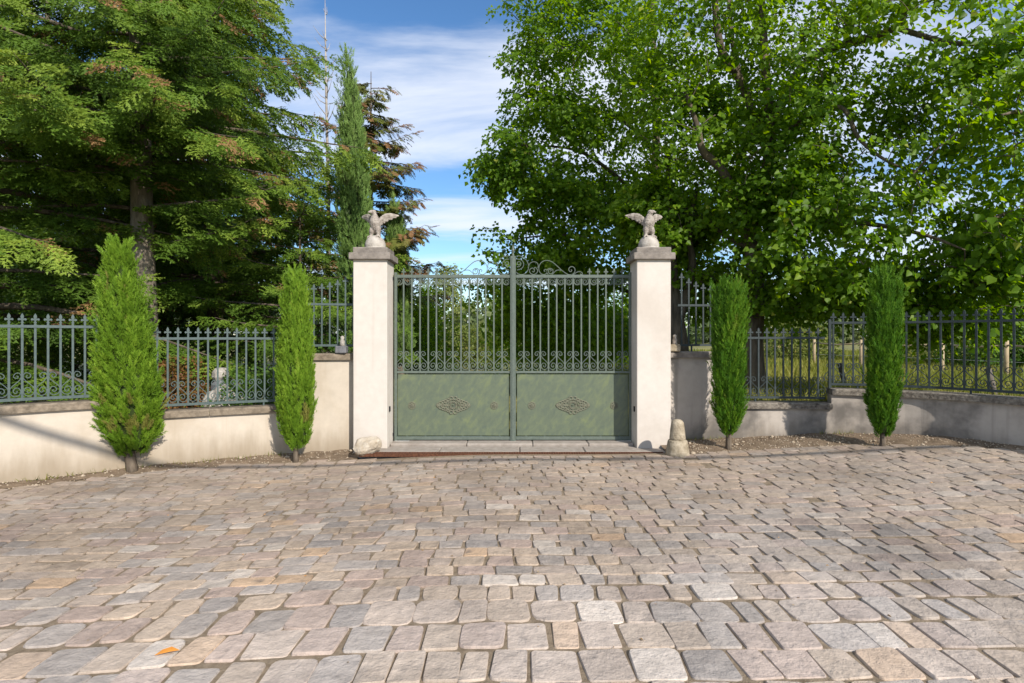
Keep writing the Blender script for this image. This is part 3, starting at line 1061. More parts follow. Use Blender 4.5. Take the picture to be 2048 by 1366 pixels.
def lozenge_mesh():
    """pierced lozenge of curls round a medallion"""
    mb = MB()
    W, H = 0.232, 0.125

    def ring(x, z, r, w=0.0075, y=-0.002):
        mb.tube([(x + r * math.cos(q * math.pi / 6), y, z + r * math.sin(q * math.pi / 6)) for q in range(13)], w, 5)
    ring(0, 0, 0.05, 0.008, -0.004)
    ring(0, 0, 0.036, 0.005, -0.002)
    mb.lathe([(0.001, 0.0), (0.02, 0.0), (0.02, 0.004), (0.001, 0.006)], (0, 0, 0), 10)
    for sx in (-1, 1):
        for sz in (-1, 1):
            for t, r in ((0.12, 0.024), (0.30, 0.018), (0.46, 0.022), (0.62, 0.018), (0.76, 0.021), (0.90, 0.016)):
                ring(sx * W * t, sz * (H * (1 - t) - 0.012 * (t < 0.5)), r)
            for x, z, r in ((0.085, 0.03, 0.02), (0.12, 0.02, 0.016), (0.055, 0.058, 0.018), (0.155, 0.014, 0.013), (0.10, 0.05, 0.012)):
                ring(sx * x, sz * z, r, 0.0055, -0.002)
        mb.tube([(sx * 0.05, 0, 0), (sx * 0.13, -0.004, 0.0), (sx * W * 0.98, 0, 0)], [0.009, 0.007, 0.004], 5)
        ring(sx * W * 0.95, 0, 0.014)
    for sz in (-1, 1):
        mb.tube([(0, 0, sz * 0.05), (0, -0.003, sz * 0.09), (0, 0, sz * H * 0.9)], [0.008, 0.006, 0.004], 5)
    return mb.mesh('lozenge_ornament', True)


ROSE, LOZ = rosette_mesh(), lozenge_mesh()
ROSE.materials.append(M['ornament']); LOZ.materials.append(M['ornament'])


def crest_curves(px0, sgn):
    """scrolled crest above the top rail, photo pixels from the meeting stile (sgn=+1 runs to the right)"""
    def c(pts, k=5):
        return catmull([(sgn * ((x - 105) / 8.192) * K, (592 - y) / 8.192 * K) for x, y in pts], k)
    return [
        c([(108, 283), (170, 284), (240, 320), (290, 385), (308, 460), (285, 535), (235, 578), (180, 588), (130, 570), (108, 545)]),
        c([(108, 335), (165, 338), (212, 372), (228, 425), (205, 475), (160, 502), (118, 512)]),
        c([(118, 462), (160, 452), (182, 415), (165, 378), (130, 380), (122, 412), (145, 430), (158, 412)]),
        c([(308, 455), (325, 410), (365, 382), (410, 378), (450, 400), (466, 445), (455, 480)]),
        c([(385, 500), (412, 470), (440, 490), (455, 530), (430, 570), (385, 586), (340, 565), (322, 525), (345, 488), (385, 485), (405, 515), (390, 545), (365, 530)]),
        c([(575, 540), (560, 520), (585, 500), (605, 525), (600, 565), (560, 588), (510, 570), (478, 520), (478, 460), (505, 400), (555, 364), (615, 356), (690, 378), (770, 442), (850, 515), (930, 574), (985, 590),
           (1040, 572), (1068, 525), (1055, 475), (1012, 456), (972, 478), (968, 520), (995, 540), (1015, 520), (1003, 505)]),
        c([(660, 535), (678, 515), (655, 500), (632, 520), (640, 560), (672, 575), (706, 548), (700, 505), (660, 486), (620, 500), (604, 540), (625, 585)]),
        c([(690, 586), (725, 552), (765, 518), (815, 512), (855, 520)]),
        c([(1000, 590), (1050, 582), (1090, 552), (1140, 538), (1182, 556), (1185, 582), (1160, 586), (1158, 570)]),
    ]


def gate_leaf(sgn, label):
    """sgn=-1 left leaf, +1 right leaf"""
    def px(q): return gX(1026 + sgn * q)       # q: photo pixels from the middle of the meeting post
    cx = px(118)
    t = thing('gate_leaf', (cx, GD, 0.05), label, 'gate', 'leaves of the driveway gate')
    z_top, z_bot = gZ(553), gZ(876)
    xa, xb = px(5.8), px(237)
    lo, hi = min(xa, xb), max(xa, xb)
    MB().chbox(((lo + hi) / 2, GD, z_top), (hi - lo, 0.04, 0.045), 0.004).build('top_rail', M['iron'], t)
    MB().chbox(((lo + hi) / 2, GD, gZ(744.2)), (hi - lo, 0.036, 0.034), 0.004).build('middle_rail', M['iron'], t)
    MB().chbox(((lo + hi) / 2, GD, z_bot), (hi - lo, 0.04, 0.046), 0.004).build('bottom_rail', M['iron'], t)
    xh = px(234.3)
    MB().chbox((xh, GD - 0.002, (gZ(545) + gZ(882)) / 2), (0.037, 0.046, gZ(545) - gZ(882)), 0.004).build('hinge_stile', M['iron'], t)
    MB().box((xh + sgn * 0.028, GD - 0.004, gZ(557)), (0.03, 0.03, 0.035)).build('hinge', M['black'], t)
    MB().box((xh + sgn * 0.028, GD - 0.004, gZ(868)), (0.03, 0.03, 0.035)).build('hinge', M['black'], t)
    if sgn < 0:
        MB().chbox((gX(1026), GD - 0.008, (gZ(512.5) + gZ(884)) / 2), (0.078, 0.058, gZ(512.5) - gZ(884)), 0.006).build('meeting_post', M['iron'], t)
        MB().chbox((gX(1026), GD - 0.042, (gZ(516) + gZ(881)) / 2), (0.030, 0.010, gZ(516) - gZ(881)), 0.003).build('cover_strip', M['iron'], t)
        f = MB()
        f.lathe([(0.020, 0.0), (0.022, 0.018), (0.010, 0.024), (0.011, 0.05), (0.02, 0.075), (0.024, 0.09), (0.012, 0.10), (0.016, 0.115), (0.001, 0.166)], (gX(1026), GD - 0.008, gZ(512.5)), 10)
        f.tube([(gX(1026) - 0.042, GD - 0.008, gZ(512.5) + 0.088), (gX(1026), GD - 0.008, gZ(512.5) + 0.088), (gX(1026) + 0.042, GD - 0.008, gZ(512.5) + 0.088)], [0.004, 0.009, 0.004], 6)
        f.build('spear_finial', M['iron'], t, True)
        MB().tube([(gX(1026), GD - 0.02, gZ(884)), (gX(1026), GD - 0.02, 0.05)], 0.012, 8).build('drop_bolt', M['zinc'], t)
    # bars
    bar_lo, bar_hi = gZ(742), gZ(556)
    bar = MB().box((0, 0, (bar_hi - bar_lo) / 2), (0.019, 0.019, bar_hi - bar_lo)).mesh('bar')
    bar.materials.append(M['iron'])
    for k in range(13):
        x = px(21.8 + 16.4 * k)
        b_ = link('bar', bar, t, None, (x, GD, bar_lo))
        if k >= 8:
            sub('finial', FLEUR_G, b_, None, (0, 0, gZ(549.6) - bar_lo - 0.002))
            link('bar_stub', STUB_G, t, None, (x, GD, gZ(550.2)))
        if k % 2 == 0:
            h = link('scroll', HEART, t, None, (x, GD - 0.002, gZ(741.9)))
    for k in range(14):
        xa_ = px(21.8 + 16.4 * (k - 0.5)) if k else px(13.6)
        rs = link('ring_scroll', RING, t, None, (xa_, GD + 0.001, gZ(563.2)))
        if (k + (sgn > 0)) % 2: rs.scale = (-1, 1, 1)
    # crest
    for cv in crest_curves(0, sgn):
        mb = MB()
        x0 = px(6.5)
        mb.ribbon([(x0 + p[0], gZ(549.8) + p[1]) for p in cv], 0.0085, 0.014, GD)
        mb.build('crest_scroll', M['iron'], t)
    # sheet panel held off the frame by small lugs
    pa, pb = px(7.9), px(230.6)
    lo, hi = min(pa, pb), max(pa, pb)
    zt, zb = gZ(748.8), gZ(871.2)
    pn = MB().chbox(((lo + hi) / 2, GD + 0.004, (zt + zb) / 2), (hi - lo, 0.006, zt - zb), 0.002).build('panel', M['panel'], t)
    lugs = MB()
    for k in range(6):
        x = lo + (hi - lo) * (k + 0.5) / 6
        lugs.box((x, GD + 0.004, zt + 0.007), (0.02, 0.005, 0.014)).box((x, GD + 0.004, zb - 0.007), (0.02, 0.005, 0.014))
    tag(lugs.build('panel_lugs', M['iron'], t), kind='stuff')
    for q in (37.5, 202):
        link('rosette', ROSE, t, None, (px(q), GD - 0.003, gZ(811)))
    link('lozenge_ornament', LOZ, t, None, (px(119.5), GD - 0.003, gZ(810.5)))
    xf = px(221)
    MB().chbox((xf, GD - 0.03, gZ(882)), (0.20, 0.05, 0.022), 0.004).build('hinge_plate', M['zinc'], t)
    return t


STUB_G = MB().box((0, 0, 0.0), (0.020, 0.020, 0.010)).mesh('bar_stub')
STUB_G.materials.append(M['iron'])
gate_leaf(-1, 'green iron gate leaf carrying the tall meeting post with spear')
gate_leaf(1, 'green iron gate leaf beside the pillar with the bollard')


# ------------------------------------------------------------------ garden walls and railings
class Path:
    def __init__(self, pts):
        self.p = np.array([p[:2] for p in pts])
        self.s = np.concatenate([[0], np.cumsum(np.linalg.norm(np.diff(self.p, axis=0), axis=1))])

    def at(self, s):
        return np.array([np.interp(s, self.s, self.p[:, 0]), np.interp(s, self.s, self.p[:, 1])])

    def ang(self, s):
        d = self.at(s + 0.03) - self.at(s - 0.03)
        return math.atan2(d[1], d[0])

    def s_of_x(self, x):
        return float(np.interp(x, self.p[:, 0], self.s))

    def cut(self, s0, s1, step=0.18):
        n_ = max(2, int((s1 - s0) / step) + 1)
        return [self.at(s) for s in np.linspace(s0, s1, n_)]


PL, PR = Path(WALL_L), Path(WALL_R)


def wall_piece(path, s0, s1, top, label, mat, cop_mat, cop_len, thick=0.24):
    mid = path.at((s0 + s1) / 2)
    zb = -0.25
    t = thing('garden_wall', (mid[0], mid[1], float(court_z(mid[0], mid[1]))), label, 'wall')
    pts = [(p[0], p[1], 0) for p in path.cut(s0, s1)]
    ct = 0.085
    MB().sweep(pts, [(-thick / 2, zb), (-thick / 2, top - ct), (thick / 2, top - ct), (thick / 2, zb)][::-1]).build('wall_body', mat, t)
    n_ = max(1, round((s1 - s0) / cop_len))
    for k in range(n_):
        a = s0 + (s1 - s0) * k / n_ + (0.003 if k else -0.0)
        b_ = s0 + (s1 - s0) * (k + 1) / n_ - (0.003 if k < n_ - 1 else 0)
        dz = rnd.uniform(-0.003, 0.003)
        w = thick / 2 + 0.045
        prof = [(-w, top - ct + 0.002), (-w, top - 0.014 + dz), (-w + 0.014, top + dz), (w - 0.014, top + dz), (w, top - 0.014 + dz), (w, top - ct + 0.002)][::-1]
        MB().sweep([(p[0], p[1], 0) for p in path.cut(a, b_, 0.12)], prof).build('coping_stone', cop_mat, t)
    return t


sL = [0.0, PL.s_of_x(-4.72), PL.s_of_x(-2.98), PL.s[-1]]
wall_piece(PL, sL[0], sL[1] - 0.002, 0.748, 'cream rendered wall curving towards the viewer under the taller blue-green railing', M['wall_cream'], M['coping'], 1.3)
wall_piece(PL, sL[1], sL[2], 0.578, 'low cream rendered wall between the two sunlit cypresses', M['wall_cream'], M['coping'], 1.2)
wall_piece(PL, sL[2] + 0.002, sL[3] - 0.03, 1.262, 'tall cream wall stub joining the pillar with the boulder', M['wall_cream'], M['coping'], 0.9)
sR = [0.0, PR.s_of_x(3.08), PR.s_of_x(4.44), PR.s[-1]]
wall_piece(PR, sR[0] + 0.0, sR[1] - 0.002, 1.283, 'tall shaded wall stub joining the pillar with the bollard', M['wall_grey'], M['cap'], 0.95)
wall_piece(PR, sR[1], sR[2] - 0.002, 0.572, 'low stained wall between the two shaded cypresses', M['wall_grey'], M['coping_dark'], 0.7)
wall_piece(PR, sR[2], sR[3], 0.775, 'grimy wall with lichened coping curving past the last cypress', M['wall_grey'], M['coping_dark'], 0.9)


def railing(path, s0, s1, z_lo, z_hi, pitch, mat, label, post_at=None, hearts=True, first_heart=0):
    mid = path.at((s0 + s1) / 2)
    t = thing('iron_railing', (mid[0], mid[1], z_lo - 0.05), label, 'railing')
    pts = [(p[0], p[1], 0) for p in path.cut(s0, s1, 0.15)]
    for nm, z, h_ in (('top_rail', z_hi, 0.030), ('bottom_rail', z_lo, 0.032)):
        MB().sweep(pts, [(-0.017, z - h_ / 2), (-0.017, z + h_ / 2), (0.017, z + h_ / 2), (0.017, z - h_ / 2)][::-1]).build(nm, mat, t)
    barm = MB().box((0, 0, (z_hi + 0.028 - z_lo) / 2), (0.0215, 0.0215, z_hi + 0.028 - z_lo)).mesh('bar')
    barm.materials.append(mat)
    fl = FLEUR_F.copy(); fl.materials.clear(); fl.materials.append(mat)
    hm = HEART.copy(); hm.materials.clear(); hm.materials.append(mat)
    n_ = int((s1 - s0 - 0.04) / pitch)
    for k in range(n_ + 1):
        s_ = s0 + 0.05 + k * pitch
        if s_ > s1 - 0.01: break
        p = path.at(s_)
        a = path.ang(s_)
        b_ = link('bar', barm, t, None, (p[0], p[1], z_lo), a)
        sub('finial', fl, b_, None, (0, 0, z_hi + 0.024 - z_lo))
        if hearts and (k + first_heart) % 2 == 0:
            h = link('scroll', hm, t, None, (p[0], p[1], z_lo + 0.014), a)
            h.scale = (pitch / PITCH, 1, 1.02)
    feet = MB()
    for s_ in np.arange(s0 + 0.35, s1, 1.25):
        p = path.at(s_)
        feet.box((p[0], p[1], z_lo - 0.04), (0.02, 0.02, 0.06), path.ang(s_))
    tag(feet.build('feet', mat, t), kind='stuff')
    if post_at is not None:
        p = path.at(post_at)
        z_a, z_b = z_lo - 0.07, z_hi + 0.05
        po = MB().chbox((p[0], p[1], (z_a + z_b) / 2), (0.036, 0.036, z_b - z_a), 0.003, path.ang(post_at)).build('end_post', mat, t)
    return t


railing(PL, 0.4, sL[1] - 0.03, 0.80, 1.605, 0.112, M['iron_blue'], 'blue-green iron railing on the curved cream wall near the left edge')
railing(PL, sL[1] + 0.03, sL[2] - 0.03, 0.638, 1.468, 0.1115, M['iron_blue'], 'blue-green iron railing on the low wall between the sunlit cypresses', sL[2] - 0.05, True, 1)
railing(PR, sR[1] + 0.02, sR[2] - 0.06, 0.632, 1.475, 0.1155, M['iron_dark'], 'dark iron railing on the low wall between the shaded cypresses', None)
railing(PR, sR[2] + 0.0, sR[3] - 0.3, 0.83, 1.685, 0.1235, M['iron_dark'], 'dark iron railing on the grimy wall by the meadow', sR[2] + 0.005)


def stub_railing(path, s_pillar, direction, n_bars, mat, label):
    """short railing whose bars climb towards the pillar"""
    mid = path.at(s_pillar + direction * 0.4)
    zc = 1.27
    t = thing('iron_railing', (mid[0], mid[1], zc), label, 'railing')
    s_end = s_pillar + direction * (n_bars * 0.104 + 0.03)
    pts = [(p[0], p[1], 0) for p in path.cut(min(s_pillar, s_end), max(s_pillar, s_end), 0.15)]
    for nm, z, h_ in (('top_rail', 1.935, 0.030), ('bottom_rail', 1.372, 0.030)):
        MB().sweep(pts, [(-0.016, z - h_ / 2), (-0.016, z + h_ / 2), (0.016, z + h_ / 2), (0.016, z - h_ / 2)][::-1]).build(nm, mat, t)
    fl = FLEUR_F.copy(); fl.materials.clear(); fl.materials.append(mat)
    for k in range(n_bars):
        s_ = s_pillar + direction * (0.055 + k * 0.104)
        zt = 2.07 + 0.21 * math.exp(-k * 0.42)
        bm_ = MB().box((0, 0, (zt - 1.375) / 2), (0.019, 0.019, zt - 1.375)).mesh('bar')
        bm_.materials.append(mat)
        p = path.at(s_)
        b_ = link('bar', bm_, t, None, (p[0], p[1], 1.375), path.ang(s_))
        sub('finial', fl, b_, None, (0, 0, zt - 1.375 - 0.004))
    pf = MB()
    for s_ in (s_pillar + direction * 0.2, s_end - direction * 0.06):
        p = path.at(s_)
        pf.box((p[0], p[1], 1.315), (0.02, 0.02, 0.10), path.ang(s_))
    tag(pf.build('feet', mat, t), kind='stuff')


stub_railing(PL, PL.s[-1] - 0.02, -1, 8, M['iron_blue'], 'short blue-green railing climbing towards the pillar with the boulder')
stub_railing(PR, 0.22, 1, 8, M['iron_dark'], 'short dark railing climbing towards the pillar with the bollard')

# small stone ornaments standing on the tall wall stubs
def wall_ornament(c, label, slate):
    t = thing('garden_ornament', c, label, 'ornament')
    x, y, z = c
    MB().chbox((x, y, z + 0.05), (0.15, 0.13, 0.10), 0.012).build('plinth', M['slate' if slate else 'bollard'], t)
    MB().lathe([(0.03, 0.1), (0.045, 0.105), (0.03, 0.125), (0.036, 0.16), (0.022, 0.19), (0.028, 0.205), (0.026, 0.225), (0.004, 0.24)], (x + 0.01, y, z), 10).build('figure', M['rockery' if slate else 'statue'], t, True)


wall_ornament((-2.31, 7.93, 1.265), 'small slate ornament with a white figure beside the pillar', True)
wall_ornament((2.25, 8.12, 1.286), 'small worn stone figure on the shaded wall stub', False)

# ------------------------------------------------------------------ boulder, bollard, oddments
def boulder():
    c = at(735, 903, 7.55)
    c.z = -0.03
    t = bmesh.new()
    bmesh.ops.create_icosphere(t, subdivisions=3, radius=1.0)
    vn = VNoise(21)
    planes = [Vector((rnd.gauss(0, 1), rnd.gauss(0, 1), rnd.gauss(0, 1))).normalized() for _ in range(11)]
    for v in t.verts:
        d = v.co.normalized()
        r = 1.0
        for p in planes:
            dp = d.dot(p)
            if dp > 0.3: r = min(r, 0.80 / dp)
        r += (float(vn(np.array(d) * 2.4 + 5)) - 0.5) * 0.22 + (float(vn(np.array(d) * 7 + 9)) - 0.5) * 0.10
        v.co = Vector((d.x * r * 0.182, d.y * r * 0.15, d.z * r * 0.145 + 0.115 + 0.03 * d.x))
    me = bpy.data.meshes.new('boulder')
    t.to_mesh(me); t.free()
    o = link('boulder', me, None, M['boulder'], c)
    tag(o, 'pale jagged boulder leaning at the foot of the gate pillar', 'boulder')


boulder()


def bollard():
    c = at(1355, 911, 7.33)
    c.z = -0.02
    t = thing('stone_bollard', c, 'worn round-topped stone bollard standing at the pillar', 'bollard')
    mb = MB()
    mb.lathe([(0.150, 0.0), (0.146, 0.05), (0.132, 0.14), (0.119, 0.205), (0.112, 0.216), (0.101, 0.222)], c, 20)
    mb.build('base', M['bollard'], t, True)
    mb = MB()
    mb.lathe([(0.0985, 0.205), (0.098, 0.25), (0.091, 0.33), (0.083, 0.40), (0.076, 0.435), (0.062, 0.458), (0.042, 0.472), (0.018, 0.478), (0.001, 0.479)], c, 20)
    mb.build('shaft', M['bollard'], t, True)


bollard()

# a dry leaf lying on the stones
lf = at(333, 1292, 2.84)
lz = float(court_z(lf.x, lf.y)) + 0.012
pts = [(-0.05, 0, 0.0), (-0.02, 0.018, 0.012), (0.02, 0.02, 0.018), (0.055, 0.0, 0.004), (0.02, -0.018, 0.014), (-0.02, -0.014, 0.010)]
me = MB().add([(x, y, z) for x, y, z in pts] + [(x, y, z - 0.002) for x, y, z in pts], [(0, 1, 5), (1, 2, 4, 5), (2, 3, 4), (6, 11, 7), (7, 11, 10, 8), (8, 10, 9)] + [(k, k + 6, (k + 1) % 6 + 6, (k + 1) % 6) for k in range(6)]).mesh('fallen_leaf')
o = link('fallen_leaf', me, None, M['orange_leaf'], (lf.x, lf.y, lz), 0.4)
tag(o, 'curled orange leaf lying on the near cobbles', 'leaf')
# ------------------------------------------------------------------ vegetation tools
def frames(A, N):
    """orthonormal frames from direction A and rough normal N"""
    A = unit(A)
    B = unit(np.cross(A, N))
    N2 = np.cross(B, A)
    return A, B, N2


def scatter(tpl, P, A, N, S, tint, SX=None):
    """copies of small triangle templates (x across, y along, z normal); tpl list of (V, T)"""
    A, B, N = frames(A, N)
    which = rng.integers(0, len(tpl), len(P))
    Vs, Ts, Tn = [], [], []
    off = 0
    if SX is None: SX = S
    for k, (tv, tt) in enumerate(tpl):
        m_ = which == k
        if not m_.any(): continue
        p, a, b_, n_, s, sx, ti = P[m_], A[m_], B[m_], N[m_], S[m_], SX[m_], tint[m_]
        v = (p[:, None, :] + tv[None, :, 0, None] * (b_ * sx[:, None])[:, None, :] + tv[None, :, 1, None] * (a * s[:, None])[:, None, :]
             + tv[None, :, 2, None] * (n_ * s[:, None])[:, None, :])
        cnt = len(p)
        t_ = tt[None] + (np.arange(cnt) * len(tv))[:, None, None] + off
        Vs.append(v.reshape(-1, 3)); Ts.append(t_.reshape(-1, 3)); Tn.append(np.repeat(ti, len(tv)))
        off += cnt * len(tv)
    return np.concatenate(Vs), np.concatenate(Ts), np.concatenate(Tn)


def merge(parts):
    Vs, Ts, Tn, off = [], [], [], 0
    for v, t_, ti in parts:
        Vs.append(v); Ts.append(t_ + off); Tn.append(ti); off += len(v)
    return np.concatenate(Vs), np.concatenate(Ts), np.concatenate(Tn)


# heart-shaped leaf, folded along the midrib and curled at the tip
def leaf_tpl(fold, curl):
    v = np.array([[0, 0, 0], [-.36, .04, fold * .35], [-.50, .40, fold * .5], [0, 1.05, -curl], [.50, .40, fold * .5], [.36, .04, fold * .35]], float)
    t_ = np.array([[0, 2, 1], [0, 3, 2], [0, 4, 3], [0, 5, 4]])
    return v, t_


LEAF = [leaf_tpl(.25, .15), leaf_tpl(.4, .3), leaf_tpl(.1, .25), leaf_tpl(.32, .05)]


def leaf_lo(fold, curl):
    v = np.array([[0, 0, 0], [-.48, .35, fold * .5], [0, 1.05, -curl], [.48, .35, fold * .5]], float)
    return v, np.array([[0, 2, 1], [0, 3, 2]])


LEAF_LO = [leaf_lo(.25, .1), leaf_lo(.4, .25), leaf_lo(.1, .2)]


# fir spray: an axis with side twigs, each twig a narrow pointed tuft of needles
def frond_tpl(seed, pairs=7, w=0.055, droop=0.12):
    r_ = np.random.default_rng(seed)
    V, T = [], []

    def twig(p, d, l_, wd):
        d = np.array(d) / np.linalg.norm(d)
        s = np.array([-d[1], d[0], 0])
        n0 = len(V)
        mid = p + d * l_ * .55
        V.extend([p - s * wd * .4, p + s * wd * .4, mid + s * wd + np.array([0, 0, .012]), mid - s * wd + np.array([0, 0, .012]), p + d * l_ + np.array([0, 0, -droop * l_ * .5])])
        T.extend([(n0, n0 + 1, n0 + 2), (n0, n0 + 2, n0 + 3), (n0 + 3, n0 + 2, n0 + 4)])
    twig(np.array([0, 0.0, 0]), (0, 1, 0), 1.0, w * .9)
    for k in range(pairs):
        t_ = .08 + .84 * (k + r_.uniform(-.2, .2)) / pairs
        for s in (-1, 1):
            l_ = (0.46 * (1 - t_) ** .8 + .13) * r_.uniform(.8, 1.15)
            an = R(r_.uniform(38, 58))
            twig(np.array([0, t_, -droop * t_ * t_]), (s * math.sin(an), math.cos(an), -r_.uniform(0, .25)), l_, w * r_.uniform(.8, 1.15))
    return np.array(V), np.array(T)


def shoot_frond(seed, pairs=5, needles=12, nl=0.075, nw=0.014):
    """spray of soft bottle-brush shoots"""
    r_ = np.random.default_rng(seed)
    V, T = [], []

    def shoot(p, d, l_):
        d = np.array(d, float); d /= np.linalg.norm(d)
        s = np.cross(d, (0, 0, 1.0)); s /= np.linalg.norm(s)
        u_ = np.cross(s, d)
        for k in range(needles):
            t_ = (k + r_.random()) / needles
            a_ = r_.uniform(-.75, math.pi + .75)
            out = s * math.cos(a_) + u_ * math.sin(a_) * .8
            nd = d * r_.uniform(.55, .95) + out * .75
            b0_ = p + d * l_ * t_
            n0 = len(V)
            w_ = np.cross(nd, u_ if abs(math.sin(a_)) < .7 else s); w_ /= max(np.linalg.norm(w_), 1e-6)
            V.extend([b0_ - w_ * nw, b0_ + w_ * nw, b0_ + nd * nl * r_.uniform(.75, 1.25)])
            T.append((n0, n0 + 1, n0 + 2))
        n0 = len(V)
        V.extend([p - s * .012, p + s * .012, p + d * (l_ + nl * .8)])
        T.append((n0, n0 + 1, n0 + 2))
    shoot(np.array([0, .1, 0]), (0, 1, -.1), .85)
    for k in range(pairs):
        t_ = .1 + .78 * (k + r_.uniform(-.2, .2)) / pairs
        for s in (-1, 1):
            l_ = (.40 * (1 - t_) ** .8 + .12) * r_.uniform(.75, 1.2)
            an = R(r_.uniform(36, 60))
            shoot(np.array([0, t_, -.1 * t_ * t_]), (s * math.sin(an), math.cos(an), r_.uniform(-.30, .12)), l_)
    return np.array(V), np.array(T)


FROND = [frond_tpl(k) for k in range(6)]
SHOOT = [shoot_frond(100 + k, 5, 6, .10, .036) for k in range(6)]
SHOOT_LO = [shoot_frond(200 + k, 4, 5, .12, .05) for k in range(6)]
FROND_FINE = [frond_tpl(20 + k, 9, 0.03, .1) for k in range(4)]


# cypress sprig: short scale-leaved twig with side barbs
def sprig_tpl(seed):
    r_ = np.random.default_rng(seed)
    V = [[-.09, 0, 0], [.09, 0, 0], [0, 1, r_.uniform(-.1, .1)]]
    T = [(0, 1, 2)]
    for k in range(4):
        s = -1 if k % 2 else 1
        y = .10 + .17 * k + r_.uniform(-.04, .04)
        n0 = len(V)
        l_ = r_.uniform(.34, .5)
        V += [[0, y - .07, 0], [s * .02, y + .12, .0], [s * l_ * .6, y + l_ * .85, r_.uniform(-.2, .25)]]
        T += [(n0, n0 + 1, n0 + 2)]
    return np.array(V, float), np.array(T)


SPRIG = [sprig_tpl(k) for k in range(8)]
NZ = VNoise(77)


def columnar(name, base, prof, H, n_sprig, mat, label, group=None, sprig=(0.10, 0.24), lean=(0.0, 0.0), squash=1.0, spread=0.35, foot=0.2, trunk_r=0.06, seed=1, core=0.66,
             per=28, fine=.062):
    """columnar conifer; prof = [(height fraction, radius)], foliage starts at foot metres"""
    global rng
    rng = np.random.default_rng(seed)
    t = thing(name, base, label, 'cypress' if 'cypress' in name else 'tree', group)
    bx0, by0, bz0 = base
    hs = np.array([p[0] for p in prof]) * (H - foot) + foot
    rs = np.array([p[1] for p in prof])

    def rad(h): return np.interp(h, hs, rs)

    def axis(h):
        f_ = h / H
        return np.stack([lean[0] * f_ * np.ones_like(h), lean[1] * f_ * np.ones_like(h)], -1)
    # trunk
    MB().tube([(bx0 + lean[0] * f_, by0 + lean[1] * f_, bz0 - 0.05 + (foot + 0.35 * (H - foot) + 0.05) * f_) for f_ in (0, .1, .25, .6, 1)],
              [trunk_r * 1.15, trunk_r, trunk_r * .9, trunk_r * .7, trunk_r * .4], 9).build('trunk', M['bark'], t, True)
    # inner body
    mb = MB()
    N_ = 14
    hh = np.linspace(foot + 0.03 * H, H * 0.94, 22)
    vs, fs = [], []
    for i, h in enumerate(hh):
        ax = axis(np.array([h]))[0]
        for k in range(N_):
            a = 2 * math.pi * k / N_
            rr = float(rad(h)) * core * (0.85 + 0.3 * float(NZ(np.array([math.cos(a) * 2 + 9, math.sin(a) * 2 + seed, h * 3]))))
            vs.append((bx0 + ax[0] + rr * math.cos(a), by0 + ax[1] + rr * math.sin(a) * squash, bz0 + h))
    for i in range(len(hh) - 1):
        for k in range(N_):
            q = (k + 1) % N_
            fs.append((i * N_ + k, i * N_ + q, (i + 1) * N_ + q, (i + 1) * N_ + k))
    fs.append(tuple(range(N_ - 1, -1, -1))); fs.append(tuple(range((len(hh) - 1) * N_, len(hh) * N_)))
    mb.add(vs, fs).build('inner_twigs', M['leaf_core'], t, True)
    # upright tufts, each a plume of fine sprigs
    n_t = n_sprig // per
    hc = rng.uniform(foot, H, n_t * 4)
    keep = rng.random(len(hc)) < (rad(hc) + 0.05) / (rs.max() + 0.05)
    h = hc[keep][:n_t]
    n_t = len(h)
    a = rng.uniform(0, 2 * math.pi, n_t)
    ca, sa = np.cos(a), np.sin(a)
    lump = NZ(np.stack([ca * 2.6 + seed, sa * 2.6, h * 2.4], -1))
    upn = np.clip((h - foot) / (H - foot), 0, 1)
    L = rng.uniform(sprig[0], sprig[1], n_t) * (0.7 + 0.6 * upn)
    stray = rng.random(n_t) < .02
    L = np.where(stray, L * 1.7, L)
    rr = rad(h) * rng.uniform(core - .08, .93, n_t) * (0.86 + 0.28 * lump)
    ax = axis(h)
    out = np.stack([ca, sa, np.zeros(n_t)], -1)
    P0 = np.stack([bx0 + ax[:, 0] + rr * ca, by0 + ax[:, 1] + rr * sa * squash, bz0 + h - L * .55 * upn], -1)
    sp = spread * (1.0 + 1.5 * (1 - upn) ** 3)
    AT = unit(np.array([0, 0, 1.0]) + out * (sp * rng.uniform(.5, 1.5, n_t))[:, None] + rng.normal(0, .13, (n_t, 3)) + np.array([lean[0] / H, lean[1] / H, 0]))
    patch = NZ(P0 * np.array([2.4, 2.4, 1.3]))
    tt_ = 0.16 + 0.45 * patch + rng.normal(0, .12, n_t)
    idx = np.repeat(np.arange(n_t), per)
    u = rng.random(len(idx)) ** .8
    fan = rng.normal(0, 1, (len(idx), 3))
    wid = (.15 * L[idx] * (1.05 - u))[:, None]
    P = P0[idx] + AT[idx] * (L[idx] * u)[:, None] + fan * wid * .5
    A = AT[idx] + unit(fan) * (.42 - .2 * u)[:, None]
    Nn = out[idx] + rng.normal(0, .6, (len(idx), 3))
    S = fine * rng.uniform(.7, 1.35, len(idx)) * (1.1 - .35 * u)
    tint = np.clip(tt_[idx] + rng.normal(0, .09, len(idx)) + .22 * u, 0, .955)
    tint[((rng.random(n_t) < .004) | ((NZ(P0 * 5.0) > .86) & (upn < .5)))[idx]] = 1.0
    parts = [scatter(SPRIG, P, A, Nn, S, tint)]
    v, tr, ti = merge(parts)
    w = np.array(base)
    o = link('crown', np_mesh('crown', v - w, tr, (mat,), {'tint': ti}), t, None, base)
    return t


def wood_tube(mb, pts, r0, r1, n=6):
    m_ = len(pts)
    mb.tube(pts, [r0 + (r1 - r0) * k / (m_ - 1) for k in range(m_)], n)


